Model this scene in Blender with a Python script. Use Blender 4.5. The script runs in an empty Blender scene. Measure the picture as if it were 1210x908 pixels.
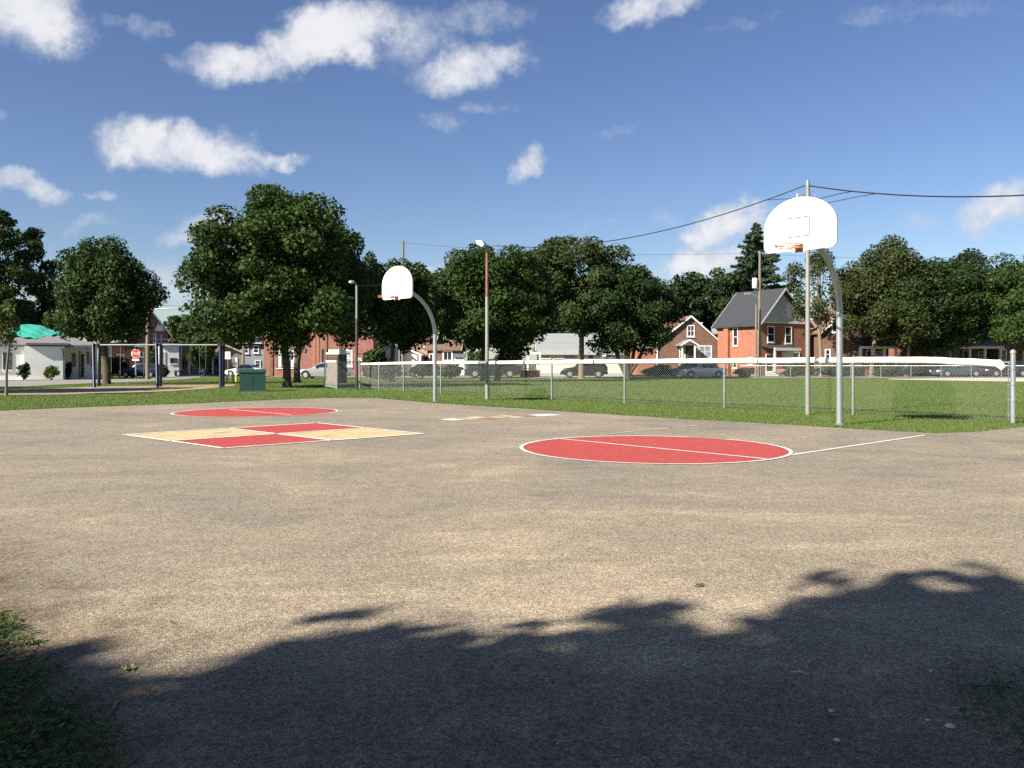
import bpy, math, random
import numpy as np
from mathutils import Vector, Matrix, Euler

scene = bpy.context.scene
COL = scene.collection
R = math.radians
rng = np.random.default_rng(7)
random.seed(7)

# ------------------------------------------------------------------ camera
FPX, CX, HY, CH = 970.0, 605.0, 428.0, 1.2          # focal length in photo pixels, centre column, horizon row, eye height
cam_d = bpy.data.cameras.new('camera')
cam = bpy.data.objects.new('camera', cam_d)
COL.objects.link(cam)
cam.location = (0, 0, CH)
cam.rotation_euler = (R(90), 0, 0)
cam_d.sensor_width = 36
cam_d.lens = FPX / 1210 * 36
cam_d.shift_y = -(454 - HY) / 1210
cam_d.clip_start = 0.05
cam_d.clip_end = 6000
scene.camera = cam

# ------------------------------------------------------------------ light
SUNX, SUNY = -1.15, -0.92                            # horizontal run of the sunbeam per metre of height
SUN_EL = math.atan(1 / math.hypot(SUNX, SUNY))
SUN_AZ = math.atan2(SUNX, SUNY)                      # clockwise from +Y
sun_d = bpy.data.lights.new('sun', 'SUN')
sun = bpy.data.objects.new('sun', sun_d)
COL.objects.link(sun)
sun_d.energy = 5.0
sun_d.angle = R(0.53)
sun_d.color = (1.0, 0.945, 0.845)
sun.rotation_euler = Vector((SUNX, SUNY, 1)).to_track_quat('Z', 'Y').to_euler()
sun.location = (-30, -25, 40)
scene.view_settings.view_transform = 'Standard'
scene.view_settings.look = 'None'
scene.view_settings.exposure = 1.06
scene.view_settings.gamma = 1.0
SKY_STRENGTH = 0.05

world = bpy.data.worlds.new('World')
scene.world = world
world.use_nodes = True
WN = world.node_tree
WN.nodes.clear()
class NT:
    """small helper for writing node trees"""
    def __init__(s, tree): s.t = tree
    def n(s, typ, **kw):
        nd = s.t.nodes.new(typ)
        for k, v in kw.items(): setattr(nd, k, v)
        return nd
    def put(s, sock, v):
        if hasattr(v, 'is_linked') or isinstance(v, bpy.types.NodeSocket): s.t.links.new(v, sock)
        else: sock.default_value = v
    def m(s, op, a, b=0.0, c=None, clamp=False):
        nd = s.n('ShaderNodeMath', operation=op, use_clamp=clamp)
        s.put(nd.inputs[0], a); s.put(nd.inputs[1], b)
        if c is not None: s.put(nd.inputs[2], c)
        return nd.outputs[0]
    def mix(s, f, a, b, blend='MIX'):
        nd = s.n('ShaderNodeMix', data_type='RGBA', blend_type=blend)
        s.put(nd.inputs[0], f); s.put(nd.inputs[6], a); s.put(nd.inputs[7], b)
        return nd.outputs[2]
    def noise(s, vec, scale, detail=2.0, rough=0.5, dist=0.0):
        nd = s.n('ShaderNodeTexNoise')
        if vec is not None: s.t.links.new(vec, nd.inputs['Vector'])
        nd.inputs['Scale'].default_value = scale; nd.inputs['Detail'].default_value = detail
        nd.inputs['Roughness'].default_value = rough; nd.inputs['Distortion'].default_value = dist
        return nd.outputs['Fac']
    def ramp(s, f, stops):
        nd = s.n('ShaderNodeValToRGB')
        s.put(nd.inputs[0], f)
        el = nd.color_ramp.elements
        while len(el) < len(stops): el.new(0.5)
        for e, (p, c) in zip(el, stops):
            e.position = p; e.color = c if len(c) == 4 else (*c, 1)
        return nd.outputs[0]
    def smooth(s, f, lo, hi):
        nd = s.n('ShaderNodeMapRange', interpolation_type='SMOOTHSTEP')
        s.put(nd.inputs['Value'], f); nd.inputs['From Min'].default_value = lo; nd.inputs['From Max'].default_value = hi
        return nd.outputs['Result']
    def mapping(s, vec, scale=(1, 1, 1), rot=(0, 0, 0), loc=(0, 0, 0)):
        nd = s.n('ShaderNodeMapping')
        s.t.links.new(vec, nd.inputs['Vector'])
        nd.inputs['Scale'].default_value = scale; nd.inputs['Rotation'].default_value = rot; nd.inputs['Location'].default_value = loc
        return nd.outputs[0]

def build_sky():
    q = NT(WN)
    sky = q.n('ShaderNodeTexSky', sky_type='NISHITA')
    sky.sun_disc = False
    sky.sun_elevation = SUN_EL
    sky.sun_rotation = SUN_AZ
    sky.altitude = 300
    sky.air_density = 1.0
    sky.dust_density = 0.5
    sky.ozone_density = 2.6
    tc = q.n('ShaderNodeTexCoord')
    sep = q.n('ShaderNodeSeparateXYZ')
    WN.links.new(tc.outputs['Generated'], sep.inputs[0])
    x, y, z = sep.outputs
    az = q.m('ARCTAN2', x, y)
    el = q.m('ARCSINE', z)
    # billowy displacement of the cloud outlines
    big = q.n('ShaderNodeTexNoise'); WN.links.new(tc.outputs['Generated'], big.inputs['Vector'])
    big.inputs['Scale'].default_value = 16; big.inputs['Detail'].default_value = 8; big.inputs['Roughness'].default_value = 0.6
    sb = q.n('ShaderNodeSeparateColor'); WN.links.new(big.outputs['Color'], sb.inputs[0])
    azw = q.m('MULTIPLY_ADD', q.m('SUBTRACT', sb.outputs[0], 0.5), 0.11, az)
    elw = q.m('MULTIPLY_ADD', q.m('SUBTRACT', sb.outputs[1], 0.5), 0.07, el)
    fine = q.noise(tc.outputs['Generated'], 46, 9, 0.66)
    clouds = [  # photo column, row, half width, half height, tilt (deg), weight
        (25, 14, 108, 62, 0, 1.0), (285, 75, 95, 30, 6, .95), (395, 45, 110, 46, 18, 1.15), (470, 40, 95, 50, 0, .55),
        (555, 78, 82, 38, 8, .92), (560, 20, 110, 26, 4, .45), (170, 170, 78, 36, -4, 1.0), (245, 180, 95, 34, -6, 1.0), (325, 190, 50, 13, -5, .8),
        (622, 187, 27, 24, 25, .8), (765, 6, 75, 32, 12, .85), (30, 222, 70, 20, -8, .75), (128, 232, 34, 12, 0, .6), (112, 266, 38, 13, 0, .45),
        (245, 276, 70, 24, 8, .72), (190, 340, 50, 46, 0, .6), (856, 268, 60, 34, 14, 1.0), (832, 312, 80, 28, 8, 1.0), (1182, 242, 58, 38, 20, .85),
        (1100, 266, 24, 12, 0, .5), (1205, 266, 24, 12, 0, .5), (165, 28, 36, 18, 0, .45), (518, 145, 32, 20, 0, .5), (575, 130, 36, 12, 10, .45),
        (510, 313, 26, 14, 0, .7), (790, 254, 30, 12, 0, .42), (960, 262, 50, 14, 5, .35), (1090, 14, 150, 16, -6, .33), (735, 160, 45, 12, 8, .33),
        (880, 30, 70, 12, 10, .3), (690, 262, 60, 10, 0, .28), (2, 140, 20, 18, 0, .45)]
    total = None
    for (px, py, rx, ry, tilt, w) in clouds:
        a0 = math.atan((px - CX) / FPX); e0 = math.atan((HY - py) / FPX * math.cos(a0))
        ca = math.cos(a0)
        rx_, ry_ = 1.06 * rx / FPX * ca * ca, .98 * ry / FPX * ca * math.cos(e0)
        t = R(tilt)
        dx = q.m('SUBTRACT', azw, a0); dy = q.m('SUBTRACT', elw, e0)
        u = q.m('ADD', q.m('MULTIPLY', dx, math.cos(t) / rx_), q.m('MULTIPLY', dy, math.sin(t) / rx_))
        v = q.m('ADD', q.m('MULTIPLY', dx, -math.sin(t) / ry_), q.m('MULTIPLY', dy, math.cos(t) / ry_))
        rr = q.m('ADD', q.m('MULTIPLY', u, u), q.m('MULTIPLY', v, v))
        mk = q.m('MULTIPLY', q.m('SUBTRACT', 1.0, rr, clamp=True), w)
        total = mk if total is None else q.m('MAXIMUM', total, mk)
    # the same fair-weather cumulus goes on all round, out of the frame
    flat = q.mapping(tc.outputs['Generated'], (1, 1, 2.4))
    other = q.smooth(q.noise(flat, 3.2, 4, 0.55), 0.56, 0.74)
    outside = q.smooth(q.m('ABSOLUTE', az), 0.66, 0.95)
    high = q.smooth(el, 0.5, 0.75)
    outside = q.m('MULTIPLY', q.m('MAXIMUM', outside, high), q.smooth(el, 0.02, 0.14))
    total = q.m('MAXIMUM', total, q.m('MULTIPLY', other, outside))
    dens = q.m('ADD', total, q.m('MULTIPLY', q.m('SUBTRACT', fine, 0.5), 0.9))
    dens = q.m('MULTIPLY', dens, q.smooth(total, 0.02, 0.12))
    cover = q.smooth(dens, 0.10, 1.02)
    cover = q.m('MULTIPLY', cover, 0.96)
    thick = q.smooth(q.m('ADD', dens, q.m('MULTIPLY', q.m('SUBTRACT', q.noise(tc.outputs['Generated'], 22, 4), 0.5), 0.9)), 0.35, 1.15)
    k = 1 / (SKY_STRENGTH * 2 ** scene.view_settings.exposure)
    body = q.mix(thick, (0.62 * k, 0.67 * k, 0.77 * k, 1), (0.90 * k, 0.90 * k, 0.92 * k, 1))
    hsv = q.n('ShaderNodeHueSaturation'); hsv.inputs['Hue'].default_value = 0.512; hsv.inputs['Saturation'].default_value = 1.10; hsv.inputs['Value'].default_value = 1.17
    WN.links.new(sky.outputs[0], hsv.inputs['Color'])
    out = q.mix(cover, hsv.outputs[0], body)
    bg = q.n('ShaderNodeBackground')
    WN.links.new(out, bg.inputs[0]); bg.inputs[1].default_value = SKY_STRENGTH
    o = q.n('ShaderNodeOutputWorld')
    WN.links.new(bg.outputs[0], o.inputs[0])
build_sky()
scene.cycles.use_denoising = False                  # keep the fine grain of asphalt, wire and leaves
scene.cycles.max_bounces = 6
scene.cycles.transparent_max_bounces = 8

# ------------------------------------------------------------------ measuring
def gz(Y):
    """ground height: flat court, the field falls away gently towards the street"""
    t = min(max((Y - 38) / 37, 0), 1)
    return -0.34 * t * t * (3 - 2 * t)
def gza(Y):
    t = np.clip((Y - 38) / 37, 0, 1)
    return -0.34 * t * t * (3 - 2 * t)
def G(px, py):
    d = CH * FPX / (py - HY)
    for _ in range(25):
        d = 0.5 * d + 0.5 * (CH - gz(d)) * FPX / (py - HY)
    return ((px - CX) * d / FPX, d)
def hx(px, d): return (px - CX) * d / FPX
def hz(py, d): return CH + (HY - py) * d / FPX

# ------------------------------------------------------------------ materials
MATS = {}
def principled(name):
    m = bpy.data.materials.new(name); m.use_nodes = True
    t = m.node_tree
    return m, NT(t), t.nodes['Principled BSDF'], t.nodes['Material Output']
def mat(name, c, rough=0.7, var=0.15, scale=6.0, metal=0.0, bump=0.0, bscale=60.0, c2=None, spec=0.4, stretch=(1, 1, 1)):
    """colour with soft two-scale mottling and optional fine relief"""
    if name in MATS: return MATS[name]
    m, q, b, o = principled(name)
    tc = q.n('ShaderNodeTexCoord').outputs['Object']
    v = q.mapping(tc, stretch)
    n1 = q.noise(v, scale, 4, 0.6); n2 = q.noise(v, scale * 9, 3, 0.6)
    f = q.m('ADD', q.m('MULTIPLY', n1, 0.6), q.m('MULTIPLY', n2, 0.4))
    lo = tuple(x * (1 - var) for x in c); hi = tuple(min(1, x * (1 + var)) for x in (c2 or c))
    col = q.ramp(f, [(0.3, lo), (0.7, hi)])
    q.t.links.new(col, b.inputs['Base Color'])
    b.inputs['Roughness'].default_value = rough; b.inputs['Metallic'].default_value = metal
    b.inputs['Specular IOR Level'].default_value = spec
    if bump:
        bp = q.n('ShaderNodeBump'); bp.inputs['Strength'].default_value = bump; bp.inputs['Distance'].default_value = 0.02
        q.t.links.new(q.noise(v, bscale, 3, 0.6), bp.inputs['Height']); q.t.links.new(bp.outputs[0], b.inputs['Normal'])
    MATS[name] = m
    return m
def brick_mat(name, c1, c2, mortar):
    if name in MATS: return MATS[name]
    m, q, b, o = principled(name)
    tc = q.n('ShaderNodeTexCoord').outputs['Object']
    sp = q.n('ShaderNodeSeparateXYZ'); q.t.links.new(tc, sp.inputs[0])
    cb = q.n('ShaderNodeCombineXYZ')
    q.t.links.new(q.m('ADD', sp.outputs[0], sp.outputs[1]), cb.inputs[0]); q.t.links.new(sp.outputs[2], cb.inputs[1])
    br = q.n('ShaderNodeTexBrick')
    q.t.links.new(cb.outputs[0], br.inputs['Vector'])
    br.inputs['Color1'].default_value = (*c1, 1); br.inputs['Color2'].default_value = (*c2, 1); br.inputs['Mortar'].default_value = (*mortar, 1)
    br.inputs['Scale'].default_value = 1.0; br.inputs['Brick Width'].default_value = 0.23; br.inputs['Row Height'].default_value = 0.078
    br.inputs['Mortar Size'].default_value = 0.008
    n = q.noise(tc, 1.6, 5, 0.65)
    col = q.mix(0.55, br.outputs['Color'], q.ramp(n, [(0.3, (0.55, 0.52, 0.5)), (0.7, (1.25, 1.2, 1.15))]), 'MULTIPLY')
    q.t.links.new(col, b.inputs['Base Color']); b.inputs['Roughness'].default_value = 0.85
    bp = q.n('ShaderNodeBump'); bp.inputs['Strength'].default_value = 0.4; bp.inputs['Distance'].default_value = 0.01
    q.t.links.new(br.outputs['Fac'], bp.inputs['Height']); bp.invert = True
    q.t.links.new(bp.outputs[0], b.inputs['Normal'])
    MATS[name] = m
    return m
def leaf_mat(name, dark, light, accent=None, trans=0.25, rough=0.6, spec=0.16):
    if name in MATS: return MATS[name]
    m, q, b, o = principled(name)
    g = q.n('ShaderNodeNewGeometry')
    stops = [(0.0, dark), (0.62, light)]
    if accent: stops += [(0.93, light), (0.97, accent)]
    col = q.ramp(g.outputs['Random Per Island'], stops)
    q.t.links.new(col, b.inputs['Base Color'])
    b.inputs['Roughness'].default_value = rough; b.inputs['Specular IOR Level'].default_value = spec
    tr = q.n('ShaderNodeBsdfTranslucent')
    q.t.links.new(q.mix(0.5, col, (0.10, 0.16, 0.02, 1)), tr.inputs[0])
    ms = q.n('ShaderNodeMixShader'); ms.inputs[0].default_value = trans
    q.t.links.new(b.outputs[0], ms.inputs[1]); q.t.links.new(tr.outputs[0], ms.inputs[2])
    q.t.links.new(ms.outputs[0], o.inputs[0])
    MATS[name] = m
    return m
def glass_mat(name, c=(0.02, 0.025, 0.03)):
    if name in MATS: return MATS[name]
    m, q, b, o = principled(name)
    tc = q.n('ShaderNodeTexCoord').outputs['Object']
    q.t.links.new(q.ramp(q.noise(tc, 1.2, 2), [(0.35, tuple(x * .7 for x in c)), (0.65, tuple(x * 1.4 for x in c))]), b.inputs['Base Color'])
    b.inputs['Roughness'].default_value = 0.06; b.inputs['Specular IOR Level'].default_value = 0.6
    MATS[name] = m
    return m

# ------------------------------------------------------------------ mesh writing
class MB:
    def __init__(s): s.v = []; s.f = []
    def add(s, vs, fs):
        b = len(s.v); s.v += [tuple(p) for p in vs]; s.f += [tuple(i + b for i in f) for f in fs]; return s
    def box(s, x0, x1, y0, y1, z0, z1):
        return s.add([(x0, y0, z0), (x1, y0, z0), (x1, y1, z0), (x0, y1, z0), (x0, y0, z1), (x1, y0, z1), (x1, y1, z1), (x0, y1, z1)],
                     [(0, 3, 2, 1), (4, 5, 6, 7), (0, 1, 5, 4), (1, 2, 6, 5), (2, 3, 7, 6), (3, 0, 4, 7)])
    def cbox(s, x0, x1, y0, y1, z0, z1, b):
        """box with bevelled vertical and top edges"""
        def ring(i, z): return [(x0 + i, y0 + b, z), (x0 + b, y0 + i, z), (x1 - b, y0 + i, z), (x1 - i, y0 + b, z), (x1 - i, y1 - b, z), (x1 - b, y1 - i, z), (x0 + b, y1 - i, z), (x0 + i, y1 - b, z)]
        vs = ring(0, z0) + ring(0, z1 - b) + ring(b * .7, z1)
        fs = [tuple(range(7, -1, -1)), tuple(range(16, 24))]
        for r in (0, 8):
            for k in range(8): fs.append((r + k, r + (k + 1) % 8, r + 8 + (k + 1) % 8, r + 8 + k))
        return s.add(vs, fs)
    def tube(s, pts, rad, n=8, cap=True):
        pts = [Vector(p) for p in pts]
        if not hasattr(rad, '__len__'): rad = [rad] * len(pts)
        vs = []; fs = []; up = None
        for i, p in enumerate(pts):
            t = (pts[min(i + 1, len(pts) - 1)] - pts[max(i - 1, 0)]).normalized()
            if up is None: up = Vector((0, 0, 1)) if abs(t.z) < 0.9 else Vector((1, 0, 0))
            a = t.cross(up)
            if a.length < 1e-4: a = t.orthogonal()
            a.normalize(); b = a.cross(t).normalized(); up = b
            for k in range(n):
                w = 2 * math.pi * k / n
                vs.append(p + (a * math.cos(w) + b * math.sin(w)) * rad[i])
        for i in range(len(pts) - 1):
            for k in range(n):
                fs.append((i * n + k, i * n + (k + 1) % n, (i + 1) * n + (k + 1) % n, (i + 1) * n + k))
        if cap:
            fs.append(tuple(range(n - 1, -1, -1))); fs.append(tuple((len(pts) - 1) * n + k for k in range(n)))
        return s.add(vs, fs)
    def lathe(s, prof, n=16, c=(0, 0, 0)):
        vs = []; fs = []
        for (r, z) in prof:
            for k in range(n):
                w = 2 * math.pi * k / n
                vs.append((c[0] + r * math.cos(w), c[1] + r * math.sin(w), c[2] + z))
        for i in range(len(prof) - 1):
            for k in range(n): fs.append((i * n + k, i * n + (k + 1) % n, (i + 1) * n + (k + 1) % n, (i + 1) * n + k))
        fs.append(tuple(range(n - 1, -1, -1))); fs.append(tuple((len(prof) - 1) * n + k for k in range(n)))
        return s.add(vs, fs)
    def prism(s, poly, axis, a, b):
        """polygon in two axes, extruded along the third from a to b"""
        def P(u, v, w): return (w, u, v) if axis == 'x' else (u, w, v) if axis == 'y' else (u, v, w)
        n = len(poly)
        vs = [P(u, v, a) for u, v in poly] + [P(u, v, b) for u, v in poly]
        fs = [tuple(range(n)), tuple(range(2 * n - 1, n - 1, -1))] + [((i + 1) % n, i, n + i, n + (i + 1) % n) for i in range(n)]
        return s.add(vs, fs)
    def torus(s, c, R_, r, axis='z', n=20, m=6):
        vs = []; fs = []
        for i in range(n):
            a = 2 * math.pi * i / n
            for j in range(m):
                w = 2 * math.pi * j / m
                rr = R_ + r * math.cos(w); h = r * math.sin(w)
                p = (rr * math.cos(a), rr * math.sin(a), h)
                if axis == 'y': p = (p[0], p[2], p[1])
                if axis == 'x': p = (p[2], p[0], p[1])
                vs.append((c[0] + p[0], c[1] + p[1], c[2] + p[2]))
        for i in range(n):
            for j in range(m): fs.append((i * m + j, ((i + 1) % n) * m + j, ((i + 1) % n) * m + (j + 1) % m, i * m + (j + 1) % m))
        return s.add(vs, fs)
    def build(s, name, material, parent=None, smooth=False, fix=True):
        me = bpy.data.meshes.new(name)
        me.from_pydata(s.v, [], s.f)
        if fix:
            import bmesh
            bm = bmesh.new(); bm.from_mesh(me); bmesh.ops.recalc_face_normals(bm, faces=bm.faces); bm.to_mesh(me); bm.free()
        if smooth:
            me.shade_smooth() if hasattr(me, 'shade_smooth') else None
            try: me.set_sharp_from_angle(angle=R(40))
            except Exception: pass
        me.materials.append(material)
        o = bpy.data.objects.new(name, me)
        COL.objects.link(o)
        if parent is not None: o.parent = parent
        return o
def thing(name, label, cat, loc=(0, 0, 0), rz=0.0, group=None):
    o = bpy.data.objects.new(name, None); COL.objects.link(o)
    o.location = loc; o.rotation_euler = (0, 0, rz); o.empty_display_size = 0.3
    o['label'] = label; o['category'] = cat
    if group: o['group'] = group
    return o
def tag(o, label, cat, group=None):
    o['label'] = label; o['category'] = cat
    if group: o['group'] = group
    return o
def structure(o): o['kind'] = 'structure'; return o
def stuff(o): o['kind'] = 'stuff'; return o
def dup(root, loc, rz, label, group=None):
    r = root.copy(); COL.objects.link(r); r.location = loc; r.rotation_euler = (0, 0, rz); r['label'] = label
    if group: r['group'] = group
    for ch in list(root.children):
        c = ch.copy(); COL.objects.link(c); c.parent = r
        for g in ch.children:
            e = g.copy(); COL.objects.link(e); e.parent = c
    return r
def fast_mesh(name, V, nper, material, parent=None):
    """many separate polygons of nper corners each, straight from a numpy array"""
    nv = len(V); nf = nv // nper
    me = bpy.data.meshes.new(name)
    me.vertices.add(nv); me.vertices.foreach_set('co', np.ascontiguousarray(V, dtype=np.float32).ravel())
    me.loops.add(nv); me.loops.foreach_set('vertex_index', np.arange(nv, dtype=np.int32))
    me.polygons.add(nf); me.polygons.foreach_set('loop_start', np.arange(0, nv, nper, dtype=np.int32))
    me.update(calc_edges=True)
    me.materials.append(material)
    o = bpy.data.objects.new(name, me); COL.objects.link(o)
    if parent is not None: o.parent = parent
    return o
def unit(a): return a / np.maximum(np.linalg.norm(a, axis=-1, keepdims=True), 1e-9)
def inside(poly, x, y):
    poly = np.asarray(poly); res = np.zeros(len(x), bool); n = len(poly); j = n - 1
    for i in range(n):
        xi, yi = poly[i]; xj, yj = poly[j]
        c = ((yi > y) != (yj > y)) & (x < (xj - xi) * (y - yi) / (yj - yi + 1e-12) + xi)
        res ^= c; j = i
    return res

# ------------------------------------------------------------------ ground
def ribbon(name, A, B, material, off, n=40, m=6, parent=None):
    """sheet between two polylines, laid on the terrain"""
    def res(P, k):
        P = np.asarray(P, float); s = np.r_[0, np.cumsum(np.linalg.norm(np.diff(P, axis=0), axis=1))]
        t = np.linspace(0, s[-1], k); return np.c_[np.interp(t, s, P[:, 0]), np.interp(t, s, P[:, 1])]
    a = res(A, n); b = res(B, n)
    V = []; F = []
    for i in range(n):
        for j in range(m):
            w = j / (m - 1); x, y = a[i] * (1 - w) + b[i] * w
            V.append((x, y, gz(y) + off))
    for i in range(n - 1):
        for j in range(m - 1): F.append((i * m + j, i * m + j + 1, (i + 1) * m + j + 1, (i + 1) * m + j))
    mb = MB(); mb.add(V, F)
    return mb.build(name, material, parent)

def ground_mat(name, cols, s1, s2, rough=0.95, bump=0.3, bs=40, extra=None):
    m, q, b, o = principled(name)
    tc = q.n('ShaderNodeTexCoord').outputs['Object']
    n1 = q.noise(tc, s1, 5, 0.6); n2 = q.noise(tc, s2, 4, 0.65)
    f = q.m('ADD', q.m('MULTIPLY', n1, 0.5), q.m('MULTIPLY', n2, 0.5))
    k = len(cols)
    col = q.ramp(f, [(0.33 + 0.34 * i / (k - 1), c) for i, c in enumerate(cols)])
    q.t.links.new(col, b.inputs['Base Color']); b.inputs['Roughness'].default_value = rough
    b.inputs['Specular IOR Level'].default_value = 0.15
    bp = q.n('ShaderNodeBump'); bp.inputs['Strength'].default_value = bump; bp.inputs['Distance'].default_value = 0.03
    q.t.links.new(q.noise(tc, bs, 4, 0.7), bp.inputs['Height']); q.t.links.new(bp.outputs[0], b.inputs['Normal'])
    return m

def asphalt_nodes(q, tc):
    """dusty old court asphalt: grey aggregate, tan dust drifts, faint swept streaks"""
    v1 = q.mapping(tc, (0.55, 0.62, 1), (0, 0, R(12)))
    dust = q.noise(v1, 0.55, 7, 0.60, 0.9)
    v2 = q.mapping(tc, (0.55, 1.25, 1), (0, 0, R(-32)))
    streak = q.noise(v2, 1.1, 6, 0.62, 1.1)
    sp = q.n('ShaderNodeSeparateXYZ'); q.t.links.new(tc, sp.inputs[0])
    near = q.m('SUBTRACT', 1.0, q.smooth(sp.outputs[1], 3.0, 9.5))       # trodden sand carried in from the path at the near end
    d = q.m('ADD', q.m('ADD', q.m('MULTIPLY', dust, 0.60), q.m('MULTIPLY', streak, 0.42)), q.m('MULTIPLY', near, 0.09))
    base = q.ramp(d, [(0.37, (0.226, 0.202, 0.168)), (0.49, (0.296, 0.256, 0.200)), (0.58, (0.340, 0.285, 0.212)), (0.69, (0.48, 0.394, 0.284))])
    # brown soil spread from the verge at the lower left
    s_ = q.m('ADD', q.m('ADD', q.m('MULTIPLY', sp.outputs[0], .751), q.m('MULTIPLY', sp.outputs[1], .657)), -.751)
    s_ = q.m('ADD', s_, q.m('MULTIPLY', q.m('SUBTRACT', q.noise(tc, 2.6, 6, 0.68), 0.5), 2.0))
    soil_shade = q.m('MULTIPLY', q.m('SUBTRACT', 1.0, q.smooth(s_, -0.25, 0.80)), q.m('SUBTRACT', 1.0, q.smooth(sp.outputs[1], 4.6, 7.5)))
    s2 = q.m('ADD', sp.outputs[1], q.m('MULTIPLY', q.m('SUBTRACT', q.noise(tc, 1.7, 6, 0.66), 0.5), 2.4))     # bare soil at the near end, coloured to darken and warm the shade too
    soil_shade = q.m('MAXIMUM', soil_shade, q.m('MULTIPLY', q.m('SUBTRACT', 1.0, q.smooth(s2, 2.2, 3.7)), 0.72))
    base = q.mix(q.m('MULTIPLY', soil_shade, 0.88), base, q.ramp(q.noise(tc, 9, 5, 0.7), [(0.35, (0.088, 0.066, 0.045)), (0.65, (0.215, 0.160, 0.108))]))
    g1 = q.noise(tc, 210, 4, 0.8)
    g2 = q.n('ShaderNodeTexVoronoi'); q.t.links.new(tc, g2.inputs['Vector']); g2.inputs['Scale'].default_value = 130
    g3 = q.noise(tc, 34, 4, 0.7)
    g4 = q.noise(tc, 6.5, 5, 0.7)
    grain = q.ramp(g1, [(0.34, (0.22, 0.21, 0.20)), (0.44, (0.84, 0.84, 0.83)), (0.57, (1.06, 1.05, 1.04)), (0.68, (2.0, 1.95, 1.85))])
    stone = q.ramp(g2.outputs['Color'], [(0.12, (0.52, 0.52, 0.52)), (0.45, (0.96, 0.95, 0.94)), (0.62, (1.02, 1.01, 1.0)), (0.88, (1.52, 1.49, 1.42))])
    mott = q.ramp(g3, [(0.30, (0.58, 0.57, 0.56)), (0.48, (0.98, 0.98, 0.98)), (0.70, (1.32, 1.30, 1.27))])
    mott2 = q.ramp(g4, [(0.34, (0.86, 0.86, 0.86)), (0.66, (1.10, 1.09, 1.07))])
    c = q.mix(1.0, base, grain, 'MULTIPLY'); c = q.mix(1.0, c, stone, 'MULTIPLY'); c = q.mix(1.0, c, mott, 'MULTIPLY'); c = q.mix(1.0, c, mott2, 'MULTIPLY')
    h = q.m('ADD', q.m('MULTIPLY', g1, 0.6), q.m('MULTIPLY', g2.outputs['Distance'], 0.9))
    h = q.m('ADD', h, q.m('MULTIPLY', g3, 0.25))
    return c, h
def asphalt_material():
    m, q, b, o = principled('court asphalt')
    tc = q.n('ShaderNodeTexCoord').outputs['Object']
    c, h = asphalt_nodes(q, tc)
    q.t.links.new(c, b.inputs['Base Color']); b.inputs['Roughness'].default_value = 0.93; b.inputs['Specular IOR Level'].default_value = 0.2
    bp = q.n('ShaderNodeBump'); bp.inputs['Strength'].default_value = 0.6; bp.inputs['Distance'].default_value = 0.007
    q.t.links.new(h, bp.inputs['Height']); q.t.links.new(bp.outputs[0], b.inputs['Normal'])
    return m
def paint_material(name, c, wear=0.5):
    """paint rolled on the asphalt, worn through on the high grains"""
    m, q, b, o = principled(name)
    tc = q.n('ShaderNodeTexCoord').outputs['Object']
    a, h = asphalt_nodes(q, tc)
    n = q.m('ADD', q.m('MULTIPLY', q.noise(tc, 2.2, 5, 0.65), 0.5), q.m('MULTIPLY', q.noise(tc, 70, 4, 0.75), 0.5))
    f = q.smooth(n, wear, wear + 0.13)
    tint = q.ramp(q.noise(tc, 9, 4, 0.7), [(0.3, tuple(x * 0.86 for x in c)), (0.7, tuple(min(1, x * 1.1) for x in c))])
    q.t.links.new(q.mix(f, tint, a), b.inputs['Base Color']); b.inputs['Roughness'].default_value = 0.75; b.inputs['Specular IOR Level'].default_value = 0.25
    bp = q.n('ShaderNodeBump'); bp.inputs['Strength'].default_value = 0.5; bp.inputs['Distance'].default_value = 0.01
    q.t.links.new(h, bp.inputs['Height']); q.t.links.new(bp.outputs[0], b.inputs['Normal'])
    return m

# lawn: one sheet to the horizon
ys = [-80, -40, -15, 0, 20, 30] + list(np.arange(36, 80, 2.0)) + [90, 110, 150, 250, 500, 1200, 3000]
xs = [-2500, -600, -150, -60, -30, 0, 30, 60, 150, 600, 2500]
mb = MB()
mb.add([(x, y, gz(y) - 0.012) for y in ys for x in xs],
       [(j * len(xs) + i, j * len(xs) + i + 1, (j + 1) * len(xs) + i + 1, (j + 1) * len(xs) + i) for j in range(len(ys) - 1) for i in range(len(xs) - 1)])
LAWN = ground_mat('lawn turf', [(0.066, 0.104, 0.022), (0.102, 0.150, 0.033), (0.136, 0.174, 0.052)], 0.16, 5.0, bump=0.6, bs=30)
lawn = structure(mb.build('lawn', LAWN))

def jitter(poly, step=0.22, amp=0.05, seed=3):
    rg = np.random.default_rng(seed); out = []
    n = len(poly)
    for i in range(n):
        a = np.array(poly[i]); b = np.array(poly[(i + 1) % n]); L = np.linalg.norm(b - a)
        k = max(1, int(L / step)) if min(abs(a[1]), abs(b[1])) < 60 and L < 40 else 1
        w = 0
        for t in range(k):
            p = a + (b - a) * t / k
            if t: w = 0.6 * w + rg.normal(0, amp); nrm = np.array([-(b - a)[1], (b - a)[0]]) / L; p = p + nrm * w
            out.append(tuple(p))
    return out
far_edge = [G(0, 485.5), G(110, 481), G(220, 477.3), G(330, 472.5), G(395, 470.3), G(445, 470.6), G(520, 477), G(610, 482.5), G(700, 488.5), G(820, 496), G(940, 502.5), G(1040, 508.5), G(1108, 512.3), G(1150, 510.5), G(1212, 504)]
COURT = [(-34, -14), (-34, -1.0), (-22.7, 10.4)] + far_edge + [(24, 27), (42, 30), (42, -14)]
court_edge = jitter(COURT, 0.25, 0.035)
ASPH = asphalt_material()
mb = MB(); mb.add([(x, y, 0.0) for x, y in court_edge], [tuple(range(len(court_edge)))])
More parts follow.
